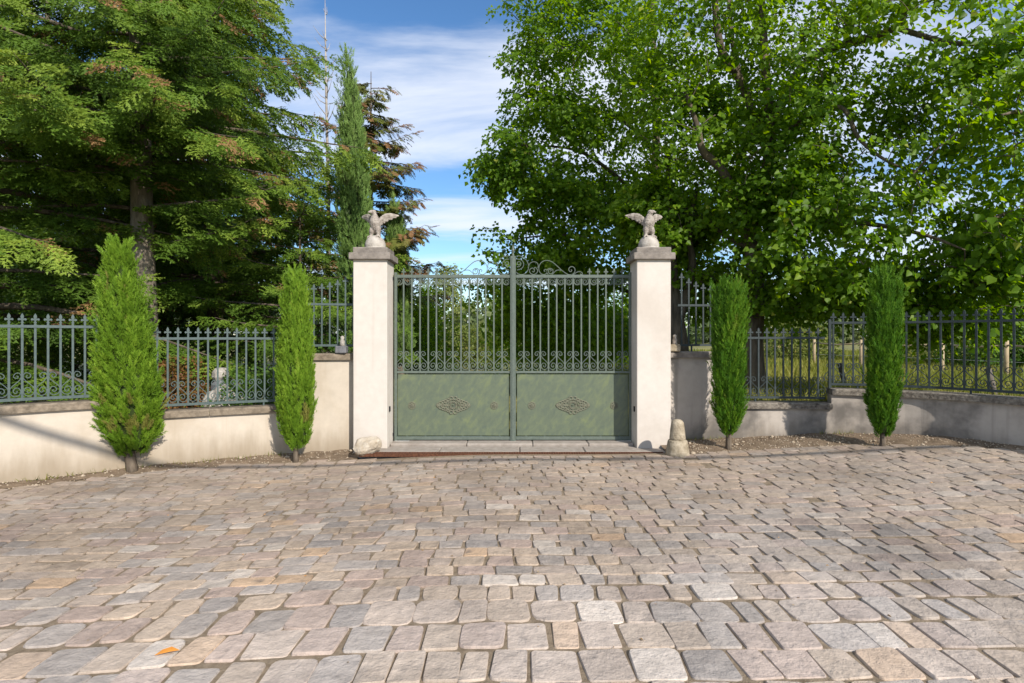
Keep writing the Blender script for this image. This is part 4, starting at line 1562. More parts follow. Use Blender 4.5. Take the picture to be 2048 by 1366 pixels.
def conifer(base, H, z_low, R_low, label, mat, seed, n_branch=70, trunk_r=0.22, frond=0.42, dens=1.0, droop=0.25, lift=0.12, z_hi=None, lean=(0, 0), brown=0.05,
            name='fir_tree', tpl=None, az=None, shape=1.0, bare_to=None, group=None, dead=0, cat='fir', bare_in=0.18, extra=(), hang=(.1, .9), step=.085, bark=None):
    """spruce or fir: whorled limbs carrying flat drooping sprays"""
    global rng
    rng = np.random.default_rng(seed)
    rl = random.Random(seed)
    tpl = tpl or FROND
    t = thing(name, base, label, cat, group)
    B0 = np.array(base)
    z_hi = z_hi or H
    trunk = MB()
    tp = [(B0[0] + lean[0] * f_, B0[1] + lean[1] * f_, B0[2] - 0.1 + (H + .1) * f_) for f_ in np.linspace(0, 1, 9)]
    trunk.tube(tp, [trunk_r * (1.25 if k == 0 else 1) * (1 - .93 * f_) for k, f_ in enumerate(np.linspace(0, 1, 9))], 12)
    trunk.build('trunk', bark or M['bark'], t, True)
    limbs = MB()
    P, A, N, S, TI = [], [], [], [], []
    dP, dA, dS = [], [], []
    specs = []
    for k in range(n_branch):
        f_ = (k + rl.random()) / n_branch
        h = z_low + (z_hi - z_low) * f_ ** 1.1
        L = R_low * ((1 - (h - z_low) / (H - z_low)) ** shape) * rl.uniform(.72, 1.12) + .25
        a = k * 2.399 + rl.uniform(-.4, .4)
        if az is not None:
            a = rl.uniform(*az)
        specs.append((h, L, a, droop * rl.uniform(.6, 1.4)))
    specs += list(extra)
    for h, L, a, dr_ in specs:
        d = np.array([math.cos(a), math.sin(a), 0])
        fz = h / H
        p0 = np.array([B0[0] + lean[0] * fz, B0[1] + lean[1] * fz, B0[2] + h])
        pts = []
        m_ = 8
        for j in range(m_ + 1):
            u = j / m_
            pts.append(p0 + d * L * u + np.array([0, 0, L * (lift * u - dr_ * u * u + .10 * u ** 4)]) + np.array([-d[1], d[0], 0]) * math.sin(u * 3 + h * 5) * .05 * L)
        wood_tube(limbs, pts, max(.014, .016 * L), .004, 5)
        pts = np.array(pts)
        seg = np.linalg.norm(np.diff(pts, axis=0), axis=1)
        cs = np.concatenate([[0], np.cumsum(seg)])
        tot = cs[-1]
        patch = float(NZ(p0 * .8 + seed))
        n_f = max(6, int(tot / step * dens))
        for j in range(n_f):
            u = bare_in + (1 - bare_in) * (j + rl.random()) / n_f
            s_ = u * tot
            q = np.array([np.interp(s_, cs, pts[:, i]) for i in range(3)])
            q2 = np.array([np.interp(min(s_ + .1, tot), cs, pts[:, i]) for i in range(3)])
            q1 = np.array([np.interp(max(s_ - .1, 0), cs, pts[:, i]) for i in range(3)])
            tan = (q2 - q1) / max(np.linalg.norm(q2 - q1), 1e-6)
            side = np.array([-tan[1], tan[0], 0]); side /= max(np.linalg.norm(side), 1e-6)
            s = -1 if j % 2 else 1
            spread = R(rl.uniform(40, 72))
            if u > .93: spread = R(rl.uniform(-25, 25))
            width = frond * (1.5 if L > 1.2 else 1.1) * (1.15 - .62 * u)
            n_sub = 2 if width > frond * .8 else 1
            for b_ in range(n_sub):
                ad = tan * math.cos(spread) + side * s * math.sin(spread) + np.array([0, 0, -rl.uniform(hang[0], hang[1])])
                st = q + ad / np.linalg.norm(ad) * (width * .45 * b_) + np.array([0, 0, rl.uniform(-.03, .03)])
                P.append(st); A.append(ad + np.array([rl.gauss(0, .1), rl.gauss(0, .1), -.18 * b_]))
                N.append(np.array([rl.gauss(0, .25) + .25, rl.gauss(0, .25) - .4, 1]) + d * .4)
                S.append(frond * rl.uniform(.75, 1.2) * (1.0 - .25 * u))
                tv = .05 + .35 * patch + rl.gauss(0, .12) + .38 * u
                if rl.random() < brown * (2.2 if u > .75 else .4): tv = 1.0
                else: tv = min(tv, .84)
                TI.append(tv)
            if rl.random() < .16 * dens:      # drooping inner twiglets, mostly dead
                dP.append(q); dA.append(np.array([rl.gauss(0, .25), rl.gauss(0, .25), -1]) + tan * .3); dS.append(rl.uniform(.2, .5))
    limbs.build('limbs', M['bark'], t, True)
    P, A, N, S, TI = map(np.array, (P, A, N, S, TI))
    parts = [scatter(tpl, P, A, N, S, TI, S * 1.05)]
    v, tr, ti = merge(parts)
    link('crown', np_mesh('crown', v - B0, tr, (mat,), {'tint': np.clip(ti, 0, 1)}), t, None, base)
    if dP:
        dP, dA, dS = map(np.array, (dP, dA, dS))
        thin = [(np.array([[-.006, 0, 0], [.006, 0, 0], [0, 1, .05], [0, .4, 0], [.02, .45, 0], [.22, .8, 0], [0, .25, 0], [-.02, .3, 0], [-.24, .6, .1]]), np.array([[0, 1, 2], [3, 4, 5], [6, 8, 7]]))]
        v, tr, ti = scatter(thin, dP, dA, rng.normal(0, 1, (len(dP), 3)), dS, rng.random(len(dP)))
        tag(link('dead_twigs', np_mesh('dead_twigs', v - B0, tr, (M['bark'],)), t, None, base), kind='stuff')
    return t


def broadleaf(base, trunk_lines, blobs, n_attr, leaf, label, mat, seed, name='linden_tree', cat='tree', per=34, spray=0.55, gaps=0.36, gscale=0.55, lo=False, bark=None, droop=.5,
              front_bias=0.0, group=None, twig_r=.006, limb_only=()):
    """tree with given main limbs; smaller limbs grow from them to points filling the crown blobs; leaves hang in sprays at their ends
    trunk_lines: list of [(x,y,z,r), ...] in world space; blobs: (centre, (rx, ry, rz), weight)"""
    global rng
    rng = np.random.default_rng(seed)
    rl = random.Random(seed)
    t = thing(name, base, label, cat, group)
    wood = MB()
    nodes, nrad = [], []
    for k, ln in enumerate(trunk_lines):
        pts = catmull([p[:3] for p in ln], 5)
        rads = np.interp(np.linspace(0, 1, len(pts)), np.linspace(0, 1, len(ln)), [p[3] for p in ln])
        (wood if k else wood).tube([tuple(p) for p in pts], list(rads), 10 if rads[0] > .05 else 7)
        for p in pts[2 if k == 0 else 0:]:
            nodes.append(np.array(p))
    nodes = [p for p in nodes]
    # attraction points
    wts = np.array([b_[2] for b_ in blobs], float); wts /= wts.sum()
    pts = []
    while len(pts) < n_attr:
        c, r_, _ = blobs[rng.choice(len(blobs), p=wts)]
        d = rng.normal(0, 1, 3); d /= np.linalg.norm(d)
        q = np.array(c) + d * np.array(r_) * rng.random() ** .27
        if NZ(q * gscale + seed) < gaps: continue
        pts.append(q)
    pts = np.array(pts)
    tree = np.array(nodes)
    droot = np.min(np.linalg.norm(pts[:, None] - tree[None], axis=2), axis=1)
    pts = pts[np.argsort(droot)]
    buf = np.zeros((len(tree) + len(pts) * 5, 3)); buf[:len(tree)] = tree
    cnt = len(tree)
    P, A, N, S, TI = [], [], [], [], []
    up = np.array([0, 0, 1.0])
    heart = pts.mean(axis=0)
    for q in pts:
        d = buf[:cnt] - q
        dist = np.linalg.norm(d, axis=1) + np.maximum(d[:, 2], 0) * .6       # prefer to grow from below
        j = int(np.argmin(dist))
        a = buf[j]
        v = q - a
        L = np.linalg.norm(v)
        if L < .05: continue
        sag = np.array([0, 0, .10 * L])
        br = [a, a + v * .33 + sag * .8, a + v * .68 + sag, q]
        r0 = min(.05, .005 + .011 * L)
        wood.tube(br, [r0, r0 * .75, r0 * .5, twig_r * .6], 5, False)
        for b_ in br[1:]:
            buf[cnt] = b_; cnt += 1
        # leafy spray
        hd = v / L
        hd = hd * .6 + np.array([rl.gauss(0, .5), rl.gauss(0, .5), rl.gauss(-.05, .25)])
        hd /= np.linalg.norm(hd)
        sd = np.cross(hd, up); sd /= max(np.linalg.norm(sd), 1e-6)
        patch = float(NZ(q * .9 + 3 + seed))
        outw = (q - heart) / max(np.linalg.norm(q - heart), 1e-6)
        for k in range(per):
            u = rl.random()
            off = rl.gauss(0, .33) * (1.1 - .5 * u)
            p = q + hd * spray * (u - .35) + sd * off * spray + np.array([0, 0, -.35 * spray * u * u + rl.gauss(0, .12) * spray])
            ldir = hd * .5 + sd * np.sign(off) * .7 + np.array([rl.gauss(0, .3), rl.gauss(0, .3), -droop + rl.gauss(0, .3)])
            P.append(p); A.append(ldir)
            N.append(np.array([rl.gauss(0, .38) + .35, rl.gauss(0, .38) - .6, .6]) + outw * .35)
            S.append(leaf * rl.uniform(.65, 1.25))
            TI.append(min(.9, max(0, .12 + .5 * patch + rl.gauss(0, .17))) if rl.random() > .012 else 1.0)
    wood.build('trunk', bark or M['bark_linden'], t, True)
    P, A, N, S, TI = map(np.array, (P, A, N, S, TI))
    v, tr, ti = scatter(LEAF_LO if lo else LEAF, P, A, N, S, TI)
    B0 = np.array(base)
    link('crown', np_mesh('crown', v - B0, tr, (mat,), {'tint': ti}), t, None, base)
    return t


def G(x, y): return float(land_z(x, y))


def shrub(base, r_, h, mat, leaf, n, label, seed, name='shrub', lo=True, cat='shrub'):
    """mound of leaves on short stems"""
    global rng
    rng = np.random.default_rng(seed)
    t = thing(name, base, label, cat)
    B0 = np.array(base)
    st = MB()
    for k in range(9):
        a = rng.uniform(0, 6.28)
        st.tube([B0, B0 + np.array([math.cos(a) * r_[0] * .3, math.sin(a) * r_[1] * .3, h * .4]), B0 + np.array([math.cos(a) * r_[0] * .6, math.sin(a) * r_[1] * .6, h * .75])], [.02, .014, .006], 5)
    st.build('stems', M['bark'], t)
    d = unit(rng.normal(0, 1, (n, 3)))
    d[:, 2] = np.abs(d[:, 2])
    lump = .72 + .5 * NZ(d * 2.3 + seed)
    P = B0 + d * np.array([r_[0], r_[1], h]) * (rng.random((n, 1)) ** .35) * lump[:, None]
    A = d + rng.normal(0, .6, (n, 3)) + np.array([0, 0, -.1])
    N = d + rng.normal(0, .5, (n, 3)) + np.array([0, 0, .6])
    S = leaf * rng.uniform(.6, 1.3, n)
    ti = np.clip(.15 + .5 * NZ(P * 3) + rng.normal(0, .18, n), 0, 1)
    v, tr, tt = scatter(LEAF_LO if lo else LEAF, P, A, N, S, ti)
    link('crown', np_mesh('crown', v - B0, tr, (mat,), {'tint': tt}), t, None, base)
    return t


# ------------------------------------------------------------------ four clipped cypresses in front of the walls
def cyp(px, d, **k):
    x = (px - 1024) * d / FPX
    return (x, d, float(court_z(x, d)) + 0.01)


def zpx(py, d): return CAM_H - (py - HOR) * d / FPX


b0 = cyp(266, 6.93)
columnar('clipped_cypress', b0, [(0, .13), (.05, .25), (.12, .335), (.22, .375), (.32, .37), (.45, .325), (.6, .27), (.72, .215), (.83, .15), (.93, .085), (1, .03)], zpx(486, 6.93) - b0[2], 38000,
         M['leaf_cypress'], 'widest bright green cypress with a thick pale trunk by the curved cream wall', 'cypresses along the garden walls', (.13, .27), (-.18, 0), .62, .27, .17, .062, 3)
b0 = cyp(592, 7.47)
columnar('clipped_cypress', b0, [(0, .09), (.06, .155), (.16, .21), (.32, .218), (.5, .20), (.68, .17), (.82, .14), (.93, .10), (1, .05)], zpx(552, 7.47) - b0[2], 24000,
         M['leaf_cypress'], 'slim bright green cypress in full sun before the wall stub', 'cypresses along the garden walls', (.15, .30), (-.02, 0), .75, .12, .13, .035, 4)
b0 = cyp(1457, 7.62)
columnar('clipped_cypress', b0, [(0, .06), (.06, .12), (.16, .17), (.32, .19), (.5, .195), (.68, .195), (.82, .19), (.93, .175), (1, .14)], zpx(575, 7.62) - b0[2], 24000,
         M['leaf_cypress_deep'], 'slim green cypress with ragged yellowish top next to the bollard', 'cypresses along the garden walls', (.16, .36), (.01, 0), .8, .10, .16, .04, 5)
b0 = cyp(1765, 7.3)
columnar('clipped_cypress', b0, [(0, .07), (.06, .12), (.16, .155), (.32, .17), (.5, .172), (.68, .165), (.82, .145), (.93, .115), (1, .07)], zpx(552, 7.3) - b0[2], 24000,
         M['leaf_cypress_deep'], 'dark green cypress with its top lost in the linden leaves', 'cypresses along the garden walls', (.16, .34), (.03, 0), .85, .10, .09, .035, 6)

# ------------------------------------------------------------------ conifers on the left
def fp(px, d):
    x = (px - 1024) * d / FPX
    return (x, d, G(x, d))


b0 = fp(292, 11.0)
conifer(b0, 17.0, 4.4, 3.9, 'huge spreading fir with a bare grey trunk behind the widest cypress', M['leaf_fir'], 31, 58, .235, .56, 1.0, .27, .10, 10.5, (-.35, 0), .06, shape=.95, tpl=SHOOT, step=.115, bark=M['bark_sunlit'],
        extra=[(3.55, 3.0, -.35, .12), (2.9, 2.6, -.25, .05), (4.4, 3.6, -1.35, .22), (4.7, 3.8, -1.75, .25), (4.2, 3.3, -2.3, .3), (3.6, 3.0, -2.8, .35), (4.9, 3.4, -1.0, .2), (5.2, 3.0, -.6, .2)])
b0 = fp(-60, 10.2)
conifer(b0, 15.0, .8, 4.3, 'dark fir with low hanging boughs at the left edge', M['leaf_fir'], 32, 58, .2, .56, 1.0, .34, .10, 8.5, (0, 0), .02, shape=1.0, tpl=SHOOT, step=.13)
b0 = fp(430, 15.0)
conifer(b0, 14.2, 2.2, 4.9, 'tall conical fir whose pointed side stands against the sky', M['leaf_fir'], 33, 80, .22, .62, 1.0, .24, .12, 13.9, (0, 0), .04, shape=1.0, tpl=SHOOT_LO, step=.115)
b0 = fp(600, 12.2)
conifer(b0, 4.6, .7, 2.1, 'young bright fir with layered fans beside the wall stub', M['leaf_fir'], 34, 40, .07, .46, 1.0, .16, .16, 4.5, (0, 0), .01, shape=.8, tpl=SHOOT, step=.14, hang=(.0, .4))
b0 = fp(330, 19.0)
conifer(b0, 15.5, 2.0, 4.2, 'dark fir standing behind the bare grey trunk', M['leaf_fir'], 35, 70, .26, .7, .8, .26, .10, 13.5, (0, 0), .03, shape=.8)
b0 = fp(95, 18.5)
conifer(b0, 15.0, 1.2, 3.8, 'shadowy fir filling the back behind the left railing', M['leaf_fir'], 38, 54, .24, .75, .7, .26, .10, 10.5, (0, 0), .0, shape=.7)
b0 = fp(505, 21.0)
conifer(b0, 9.5, .8, 3.9, 'blue-green cedar seen through the gap under the boughs', M['leaf_cedar'], 36, 46, .2, .6, .7, .10, .10, 9.0, (0, 0), .0, shape=.9, tpl=FROND_FINE, name='cedar_tree', cat='cedar')
b0 = fp(742, 17.0)
conifer(b0, 8.9, 2.2, 2.3, 'thin brownish conifer with bare gaps behind the slim tall cypress', M['leaf_brown'], 37, 44, .12, .36, 1.2, .10, .12, 8.7, (0, 0), .25, shape=.6, bare_in=.1,
        extra=[(6.75, 1.25, -.05, -.05), (5.9, 1.2, .1, .0), (5.0, 1.15, -.15, .1), (3.9, 1.7, -.05, -.02), (7.4, .6, .2, 0)])

# dead spire of the brownish neighbour
b0 = fp(654, 17.3)
t = thing('dead_tree', b0, 'bleached bare spire of a dead tree against the sky', 'tree')
mb = MB()
mb.tube([(b0[0], b0[1], b0[2] - .1), (b0[0] + .05, b0[1], 5.0), (b0[0] - .03, b0[1], 9.0), (b0[0] - .06, b0[1], 11.6)], [.09, .06, .03, .006], 8)
mb.build('trunk', M['deadwood'], t, True)
mb = MB()
for k in range(26):
    z = 6.5 + 4.6 * rnd.random()
    a = rnd.uniform(0, 6.28)
    L = rnd.uniform(.3, .9) * (1.15 - (z - 6.5) / 6)
    d = Vector((math.cos(a), math.sin(a) * .6, .55))
    p = Vector((b0[0], b0[1], z))
    mb.tube([p, p + d * L * .5, p + d * L + Vector((0, 0, .12))], [.018, .010, .003], 5)
tag(mb.build('twigs', M['deadwood'], t), kind='stuff')

columnar('italian_cypress', fp(722, 11.8), [(0, .25), (.1, .33), (.3, .345), (.5, .32), (.7, .25), (.85, .155), (.95, .07), (1, .01)], 6.95, 26000, M['leaf_italian'],
         'very tall slim cypress rising behind the pillar with the boulder', None, (.17, .36), (-.24, 0), 1.0, .22, .3, .09, 8, .7, 24, .085)
columnar('italian_cypress', fp(803, 16.5), [(0, .26), (.1, .33), (.4, .33), (.7, .22), (.9, .09), (1, .01)], 5.25, 14000, M['leaf_italian'],
         'shorter slim cypress just behind the pillar with the boulder', None, (.2, .42), (-.2, 0), 1.0, .28, .3, .1, 9, .7, 24, .11)
columnar('italian_cypress', fp(850, 25.0), [(0, .4), (.1, .5), (.4, .45), (.7, .25), (.9, .09), (1, .01)], 3.35, 7000, M['leaf_cypress'],
         'small pointed cypress seen through the gate bars', None, (.24, .5), (0, 0), 1.0, .28, .2, .1, 10, .7, 20, .15)

# ------------------------------------------------------------------ lindens on the right
def W(px, py, d, r_): 
    p = at(px, py, d)
    return (p.x, p.y, p.z, r_)


b0 = fp(1512, 10.6)
D = 10.6
lines = [
    [(b0[0], D, b0[2] - .1, .20), W(1508, 690, D, .165), W(1512, 600, D, .15), W(1506, 500, D, .145), W(1503, 445, D, .14), W(1520, 395, D, .12), W(1535, 330, D, .105), W(1540, 250, D, .09), W(1530, 120, D, .075), W(1520, -60, D, .05)],
    [W(1500, 440, D, .10), W(1470, 385, D - .1, .085), W(1440, 335, D - .2, .078), W(1405, 300, D - .3, .07), W(1395, 255, D - .3, .05), W(1370, 180, D - .2, .035)],
    [W(1535, 300, D, .085), W(1480, 160, D + .1, .075), W(1440, 90, D + .1, .068), W(1425, -60, D + .1, .05)],
    [W(1480, 160, D + .1, .05), W(1462, 60, D, .045), W(1455, -60, D, .035)],
    [W(1540, 250, D, .07), W(1585, 160, D - .3, .075), W(1640, 105, D - .6, .07), W(1740, 75, D - 1.0, .06), W(1800, 45, D - 1.3, .045), W(1830, -40, D - 1.4, .035)],
    [W(1790, 55, D - 1.2, .045), W(1900, 85, D - 1.8, .038), W(2010, 90, D - 2.2, .025), W(2090, 120, D - 2.4, .012)],
    [W(1508, 560, D, .07), W(1540, 495, D - .3, .06), W(1585, 460, D - .6, .055), W(1650, 445, D - 1.0, .05), W(1740, 448, D - 1.5, .04), W(1850, 470, D - 2.1, .026), W(1930, 500, D - 2.4, .012)],
    [W(1530, 330, D, .05), W(1590, 250, D - .5, .05), W(1680, 215, D - 1.0, .045), W(1720, 280, D - 1.3, .03), W(1790, 330, D - 1.6, .02), W(1880, 350, D - 1.9, .010)],
    [W(1506, 500, D, .05), W(1450, 470, D + .6, .045), W(1400, 430, D + 1.0, .035), W(1330, 400, D + 1.3, .015)],
]
blobs = [(at(1500, 200, 10.6), (2.3, 2.2, 2.3), 1.5), (at(1700, 60, 9.6), (2.0, 1.8, 1.9), 1.3), (at(1850, 330, 8.9), (1.5, 1.4, 1.5), .9), (at(1420, 420, 11.4), (1.5, 1.5, 1.3), .65),
         (at(1690, 480, 9.2), (1.35, 1.1, .85), .75), (at(1620, 300, 10.2), (1.6, 1.5, 1.5), .9), (at(1420, 20, 10.9), (2.1, 1.8, 1.4), .7), (at(1800, 560, 9.3), (1.3, .9, .55), .45),
         (at(1450, 560, 11.6), (1.0, 1.0, .8), .25), (at(1960, 170, 8.6), (1.1, 1.2, 1.3), .5), (at(1850, 80, 9.0), (1.3, 1.2, 1.0), .5), (at(1950, 420, 9.3), (1.2, 1.1, 1.3), .6), (at(1930, 590, 9.5), (1.3, .8, .5), .4),
         (at(1640, 605, 10.3), (1.3, .8, .45), .4), (at(1850, 635, 9.9), (1.2, .7, .35), .3), (at(1610, 400, 10.6), (1.2, 1.1, .9), .6), (at(1590, 560, 10.8), (1.2, 1.0, .6), .4), (at(1900, 500, 8.9), (1.2, .9, .7), .5)]
broadleaf(b0, lines, blobs, 1750, .084, 'big linden whose forked dark trunk rises beside the shaded cypress', M['leaf_linden'], 41, gaps=.47, gscale=1.3, per=32)

b0 = fp(1302, 14.5)
D = 14.5
lines = [
    [(b0[0], D, b0[2] - .1, .17), W(1305, 660, D, .14), W(1300, 500, D, .12), W(1312, 300, D, .1), W(1310, 150, D, .075), W(1300, -60, D, .05)],
    [W(1312, 300, D, .05), W(1240, 240, D - .3, .045), W(1150, 215, D - .4, .035), W(1070, 200, D - .4, .012)],
    [W(1303, 420, D, .05), W(1230, 350, D - .3, .05), W(1150, 300, D - .4, .035), W(1040, 290, D - .5, .012)],
    [W(1300, 520, D, .05), W(1230, 480, D - .5, .04), W(1120, 470, D - .6, .028), W(1010, 480, D - .6, .012)],
    [W(1302, 600, D, .05), W(1200, 570, D + .4, .04), W(1090, 590, D + .9, .026), W(990, 600, D + 1.0, .010)],
    [W(1310, 200, D, .05), W(1240, 90, D, .045), W(1150, 20, D, .03), W(1080, -50, D, .012)],
]
blobs = [(at(1200, 120, 14.3), (2.35, 2.0, 2.3), 1.4), (at(1120, 330, 14.0), (2.0, 1.7, 1.35), 1.1), (at(1230, 470, 14.3), (2.6, 1.8, 1.25), 1.1), (at(1150, 0, 14.5), (2.0, 1.8, 1.5), .8),
         (at(1330, 300, 14.8), (1.9, 1.6, 2.6), .8), (at(1100, 560, 15.0), (1.7, 1.4, .9), .55), (at(1200, 640, 15.5), (2.0, 1.3, .9), .5), (at(1010, 335, 13.9), (.75, .7, .5), .10), (at(1000, 470, 14.0), (.6, .6, .6), .10), (at(1075, 190, 14.0), (.9, .9, 1.2), .4),
         (at(1010, 600, 15.5), (1.1, .9, .8), .4), (at(1130, 660, 16.5), (2.0, 1.0, .9), .6), (at(1170, 300, 13.6), (1.6, 1.2, 1.5), .5)]
broadleaf(b0, lines, blobs, 1900, .10, 'linden behind the gate with its round crown edge against the sky', M['leaf_linden'], 47, gaps=.40, gscale=1.3, per=34, lo=True)

# a leaning double trunk just past the pillar
b0 = fp(1362, 11.6)
D = 11.6
lines = [
    [(b0[0], D, b0[2] - .1, .21), W(1358, 690, D, .19), W(1350, 620, D, .15), W(1345, 540, D, .10), W(1340, 440, D, .07), W(1335, 300, D, .05)],
    [W(1356, 650, D, .10), W(1372, 590, D, .085), W(1385, 525, D, .08), W(1378, 470, D, .06), W(1392, 380, D, .045)],
]
blobs = [(at(1390, 330, 11.9), (1.1, 1.0, 1.6), 1.0), (at(1400, 590, 12.6), (.8, .8, .5), .3), (at(1330, 420, 12.2), (1.0, .9, 1.0), .6)]
broadleaf(b0, lines, blobs, 260, .11, 'leaning double-trunked linden close behind the pillar with the bollard', M['leaf_linden'], 43, gaps=.35)

# linden outside the frame on the right whose near boughs hang into view
b0 = (8.6, 9.2, G(8.6, 9.2))
lines = [
    [(8.6, 9.2, b0[2] - .1, .2), (8.55, 9.2, 2.2, .16), (8.5, 9.1, 4.0, .12), (8.4, 9.0, 6.5, .06)],
    [(8.55, 9.2, 2.4, .07), (7.9, 8.7, 3.0, .055), (7.0, 8.2, 3.2, .035), (6.2, 7.7, 3.0, .012)],
    [(8.5, 9.1, 3.6, .07), (7.7, 8.5, 4.3, .055), (6.9, 7.9, 4.5, .035), (6.2, 7.4, 4.3, .012)],
    [(8.55, 9.2, 1.9, .06), (8.0, 8.9, 2.3, .045), (7.3, 8.8, 2.4, .03), (6.5, 8.7, 2.1, .010)],
]
blobs = [((7.2, 8.0, 3.6), (1.1, 1.0, 1.3), .8), ((7.2, 8.9, 2.35), (1.25, .9, .7), .8), ((7.6, 8.2, 5.0), (1.1, 1.2, 1.0), .5), ((6.35, 8.8, 2.35), (1.0, .7, .45), .4)]
broadleaf(b0, lines, blobs, 190, .10, 'linden boughs with large leaves hanging in over the grimy wall', M['leaf_linden'], 44, gaps=.48, per=24, spray=.65, gscale=1.2)

# ------------------------------------------------------------------ planting seen through the railings and the gate
shrub(fp(350, 10.0), (.75, .6), .82, M['leaf_rust'], .05, 5200, 'rust-red leaved shrub behind the railing', 51)
shrub(fp(530, 9.6), (.9, .7), .72, M['leaf_shrub'], .045, 5200, 'low light green shrub mound near the wall stub', 52)
shrub(fp(400, 13.5), (2.0, 1.0), 1.5, M['leaf_shrub'], .06, 6500, 'green shrub mound under the far boughs', 53)
shrub(fp(120, 13.5), (3.2, 1.2), 3.0, M['leaf_shrub'], .08, 9000, 'dim green undergrowth below the dark fir', 54)
shrub(fp(680, 11.0), (1.0, .8), 1.25, M['leaf_shrub'], .05, 5200, 'green shrub seen over the wall stub', 55)
shrub(fp(935, 27.0), (2.1, 1.4), 2.0, M['leaf_pale'], .10, 6500, 'pale yellow-green bush in the middle of the gate view', 56)
shrub(fp(1105, 22.0), (2.8, 1.4), 2.9, M['leaf_linden'], .09, 9000, 'mixed green bush behind the gate under the linden', 57)
shrub(fp(825, 19.0), (1.5, 1.2), 3.3, M['leaf_linden'], .08, 9000, 'dark rounded bush behind the gate beside the pillar', 58)
shrub(fp(1235, 19.0), (1.9, 1.2), 3.0, M['leaf_linden'], .08, 9000, 'tall green bush behind the gate near the pillar with the bollard', 59)
b0 = fp(893, 26.0)
lines = [[(b0[0], 26.0, b0[2], .09), W(890, 690, 26, .07), W(888, 610, 26, .045), W(886, 560, 26, .015)]]
broadleaf(b0, lines, [(at(890, 620, 26), (.95, .9, 1.6), 1.0), (at(895, 560, 26), (.5, .5, .7), .3)], 150, .10, 'loose small-leaved young tree seen through the gate', M['leaf_pale'], 60, lo=True, gaps=.3, per=22)

shrub(fp(1880, 21.0), (2.6, 1.4), 2.6, M['leaf_pale'], .10, 6500, 'pale loose bush beyond the meadow fence', 61)
shrub(fp(2040, 18.0), (2.2, 1.4), 2.2, M['leaf_shrub'], .10, 6500, 'green bush beyond the meadow fence at the right edge', 62)
shrub(fp(1590, 24.0), (2.0, 1.4), 2.0, M['leaf_pale'], .10, 5000, 'pale bush in the meadow behind the low railing', 63)
# rockery with pale stones
def rock(c, r_, mat, name, label, seed, sc_=(1, 1, 1)):
    t = bmesh.new()
    bmesh.ops.create_icosphere(t, subdivisions=2, radius=1.0)
    vn = VNoise(seed)
    for v in t.verts:
        d = v.co.normalized()
        k = .75 + .5 * float(vn(np.array(d) * 1.9 + 5))
        v.co = Vector((d.x * r_ * k * sc_[0], d.y * r_ * k * sc_[1], d.z * r_ * k * sc_[2] + r_ * sc_[2] * .6))
    me = bpy.data.meshes.new(name)
    t.to_mesh(me); t.free()
    o = link(name, me, None, mat, c)
    tag(o, label, 'rock', 'rockery stones behind the railing')


for k, (px, py, r_, lab) in enumerate(((428, 0, .17, 'pale rockery stone nearest the rust-red shrub'), (448, 0, .21, 'largest pale rockery stone behind the railing'), (470, 0, .15, 'pale rockery stone nearest the light green shrub'))):
    b0 = fp(px, 9.4)
    rock((b0[0], b0[1], b0[2] - .02), r_, M['rockery'], 'rock', lab, 60 + k, (1, .8, 1.25))
b0 = fp(442, 9.75)
t = thing('rock_fountain', b0, 'stacked grey and white stone cairn behind the railing', 'cairn')
for k, (z, r_) in enumerate(((.12, .24), (.36, .19), (.56, .14))):
    m_ = MB()
    m_.lathe([(r_ * .7, z - .12), (r_ * 1.0, z - .04), (r_ * .95, z + .05), (r_ * .6, z + .11), (.01, z + .12)], (b0[0] + .04 * (k % 2), b0[1], b0[2]), 7)
    m_.build('stone', M['rockery'] if k % 2 == 0 else M['slate'], t)

# ------------------------------------------------------------------ meadow on the right
rng = np.random.default_rng(5)
n_ = 60000
gxs = rng.uniform(2.4, 22, n_ * 2)
gys = 8.5 + 26 * rng.random(n_ * 2) ** 1.6
ok = (gys > wall_y(gxs) + .45) & (np.abs(gxs / gys) < 1.05)
gxs, gys = gxs[ok][:n_], gys[ok][:n_]
P = np.stack([gxs, gys, land_z(gxs, gys) - .01], -1)
A = np.stack([rng.normal(0, .35, len(P)), rng.normal(0, .35, len(P)), np.ones(len(P))], -1)
blade = [(np.array([[-.07, 0, 0], [.07, 0, 0], [.02, 1, .12]]), np.array([[0, 1, 2]]))]
S = rng.uniform(.07, .2, len(P)) * (1 + .04 * gys)
v, tr, ti = scatter(blade, P, A, rng.normal(0, 1, (len(P), 3)), S, np.clip(NZ(P * .7) * .8 + rng.normal(0, .15, len(P)), 0, 1), S * (.5 + .06 * gys))
o = link('grass', np_mesh('grass', v, tr, (M['grass'],), {'tint': ti}))
tag(o, 'dry yellow-green grass of the meadow beyond the dark railings', kind='stuff')

t = thing('field_fence', fp(1800, 16.0), 'pale wooden post and rail fence across the meadow', 'fence')
fpts = [fp(1628, 21.0), fp(1722, 19.0), fp(1884, 16.5), fp(2012, 14.5), fp(2200, 12.5)]
for k, p in enumerate(fpts):
    MB().tube([(p[0], p[1], p[2] - .1), (p[0] + .01, p[1], p[2] + .98)], [.055, .05], 8).build('post', M['field_wood'], t, True)
for k in range(len(fpts) - 1):
    p, q = fpts[k], fpts[k + 1]
    MB().tube([(p[0], p[1] - .06, p[2] + .86), ((p[0] + q[0]) / 2, (p[1] + q[1]) / 2 - .06, (p[2] + q[2]) / 2 + .80), (q[0], q[1] - .06, q[2] + .86)], .026, 6).build('rail', M['field_wood'], t, True)
    MB().tube([(p[0], p[1] - .06, p[2] + .45), (q[0], q[1] - .06, q[2] + .45)], .004, 4).build('wire', M['zinc'], t)
